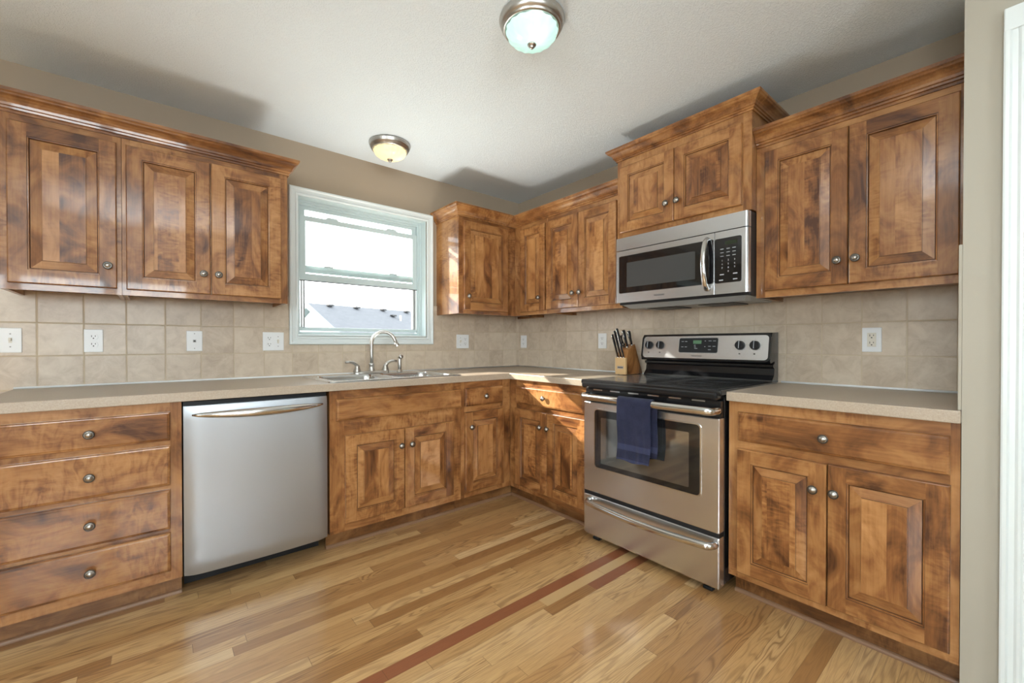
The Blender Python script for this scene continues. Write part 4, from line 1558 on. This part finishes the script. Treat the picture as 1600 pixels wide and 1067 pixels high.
# ---------------------------------------------------------------- wall plates
def wall_plate(name, label, cat, xc, zc, w, rotz, devices, group='white wall plates on the backsplash', h=0.115):
    loc = (xc, -0.0062, zc - h / 2) if rotz == 0 else (-0.0062, -xc, zc - h / 2)
    t = thing(name, label, cat, loc, rotz, group)
    mb = MB()
    mb.box(-w / 2, -0.006, 0.0, w / 2, 0.0, h, WHITE_P, 0.0025)
    pl = mb.build('plate', t)
    for (dx, kind) in devices:
        if kind == 'outlet':
            for zz in (h / 2 + 0.0195, h / 2 - 0.0195):
                mb = MB()
                mb.lathe([(0.0, 0.0075), (0.0165, 0.0075), (0.0172, 0.0068), (0.0172, 0.0)], WHITE_P, 28, Matrix.Rotation(pi / 2, 4, 'X'), False)
                for v in mb.bm.verts:
                    v.co.z = max(-0.0135, min(0.0135, v.co.z))
                r_ = mb.build('receptacle', t, (dx, 0, zz), weld=False)
                for q in ((-0.0080, -0.001, -0.0055, 0.0085), (0.0055, 0.0005, 0.0080, 0.0075), (-0.0025, -0.0095, 0.0025, -0.0045)):
                    mb = MB()
                    mb.box(q[0], -0.0079, q[1], q[2], -0.0074, q[3], SLOT)
                    mb.build('slot', r_)
            mb = MB()
            mb.cyl((dx, -0.0072, h / 2), (dx, -0.0058, h / 2), 0.003, WHITE_P, n=10)
            mb.build('screw', t)
        elif kind == 'toggle':
            mb = MB()
            mb.box(dx - 0.0055, -0.0066, h / 2 - 0.0125, dx + 0.0055, -0.0058, h / 2 + 0.0125, SLOT if False else IVORY)
            mb.box(dx - 0.0045, -0.017, h / 2 - 0.002, dx + 0.0045, -0.006, h / 2 + 0.010, IVORY, 0.0015, mtx=None)
            mb.build('toggle', t, weld=False)
        elif kind == 'jack':
            mb = MB()
            mb.box(dx - 0.007, -0.0075, h / 2 - 0.007, dx + 0.007, -0.0058, h / 2 + 0.007, GREY, 0.001)
            mb.box(dx - 0.004, -0.0079, h / 2 - 0.004, dx + 0.004, -0.0074, h / 2 + 0.004, SLOT)
            mb.build('jack', t, weld=False)
        elif kind == 'decora':
            mb = MB()
            mb.box(dx - 0.0165, -0.0078, h / 2 - 0.033, dx + 0.0165, -0.0058, h / 2 + 0.033, IVORY, 0.001)
            r_ = mb.build('receptacle', t)
            for zz in (h / 2 + 0.017, h / 2 - 0.017):
                for q in ((-0.0080, -0.001, -0.0055, 0.0085), (0.0055, 0.0005, 0.0080, 0.0075), (-0.0025, -0.0095, 0.0025, -0.0045)):
                    mb = MB()
                    mb.box(dx + q[0], -0.0083, zz + q[1], dx + q[2], -0.0077, zz + q[3], SLOT)
                    mb.build('slot', r_)
        if kind in ('toggle', 'jack'):
            dz = 0.030 if kind == 'toggle' else 0.042
            for s_ in (-1, 1):
                mb = MB()
                mb.cyl((dx, -0.0072, h / 2 + s_ * dz), (dx, -0.0058, h / 2 + s_ * dz), 0.003, GREY, n=10)
                mb.build('screw', t)
    return t


wall_plate('light_switch', 'white light switch plate at the far left edge of the tile', 'switch', -3.161, 1.142, 0.116, 0, [(0.022, 'toggle')])
wall_plate('outlet', 'white double outlet left of the jack plate, under the far left cabinet', 'outlet', -2.862, 1.141, 0.071, 0, [(0, 'outlet')])
wall_plate('jack_plate', 'white plate with a single jack above the dishwasher', 'wall plate', -2.451, 1.141, 0.073, 0, [(0, 'jack')])
wall_plate('outlet_switch_plate', 'white plate with outlet and switch just left of the window', 'outlet', -2.052, 1.140, 0.118, 0, [(-0.023, 'outlet'), (0.026, 'toggle')])
wall_plate('double_switch', 'white double plate right of the window under the glossy-sided cabinet', 'switch', -0.634, 1.144, 0.122, 0, [(-0.024, 'toggle'), (0.024, 'outlet')])
wall_plate('outlet', 'white outlet nearest the tiled corner on the range wall', 'outlet', 0.080, 1.144, 0.078, RW, [(0, 'outlet')])
wall_plate('outlet', 'white outlet beside the knife block', 'outlet', 0.979, 1.146, 0.077, RW, [(0, 'outlet')])
wall_plate('outlet', 'white rectangular faced outlet above the counter right of the range', 'outlet', 2.5545, 1.143, 0.072, RW, [(0, 'decora')])

# ---------------------------------------------------------------- ceiling lights
def ceiling_light(label, x, y, shade, lamp_color, power, bx, by):
    t = thing('ceiling_light', label, 'ceiling light', (x, y, H - 0.0005), 0, 'flush ceiling lights')
    mb = MB()
    mb.lathe([(0.0, 0.0), (0.128, 0.0), (0.131, -0.004), (0.132, -0.010), (0.129, -0.014), (0.129, -0.018), (0.126, -0.026), (0.121, -0.034), (0.117, -0.036), (0.117, -0.042), (0.112, -0.046), (0.105, -0.046), (0.104, -0.040), (0.0, -0.039)], NICKEL, 64)
    mb.build('canopy', t)
    mb = MB()
    pf = []
    for q in range(15):
        a = (pi / 2) * q / 14
        pf.append((0.1035 * cos(a) ** 0.85 if q < 14 else 0.0, -0.0465 - 0.054 * sin(a)))
    mb.lathe(pf, shade, 96, None, True, 16, 0.022)
    sh = mb.build('glass_shade', t)
    mb = MB()
    mb.lathe([(0.0, -0.0985), (0.014, -0.0985), (0.0185, -0.1025), (0.016, -0.107), (0.009, -0.110), (0.0095, -0.115), (0.006, -0.118), (0.0, -0.119)], NICKEL, 24)
    mb.build('finial', t)
    ld = bpy.data.lights.new('bulb', 'POINT')
    ld.energy = power
    ld.color = lamp_color
    ld.shadow_soft_size = 0.022
    lo = bpy.data.objects.new('bulb', ld)
    col.objects.link(lo)
    lo.location = (bx, by, -0.066)
    lo.parent = t
    return t
ceiling_light('flush ceiling light with cool mint white glass, farther from the window', -1.44, -1.735, SHADE_C, (0.93, 1.0, 0.97), 0.10, -0.005, -0.03)
ceiling_light('flush ceiling light with warm yellow glass, close to the window wall', -1.43, -0.355, SHADE_W, (1.0, 0.86, 0.60), 0.08, 0.05, -0.02)
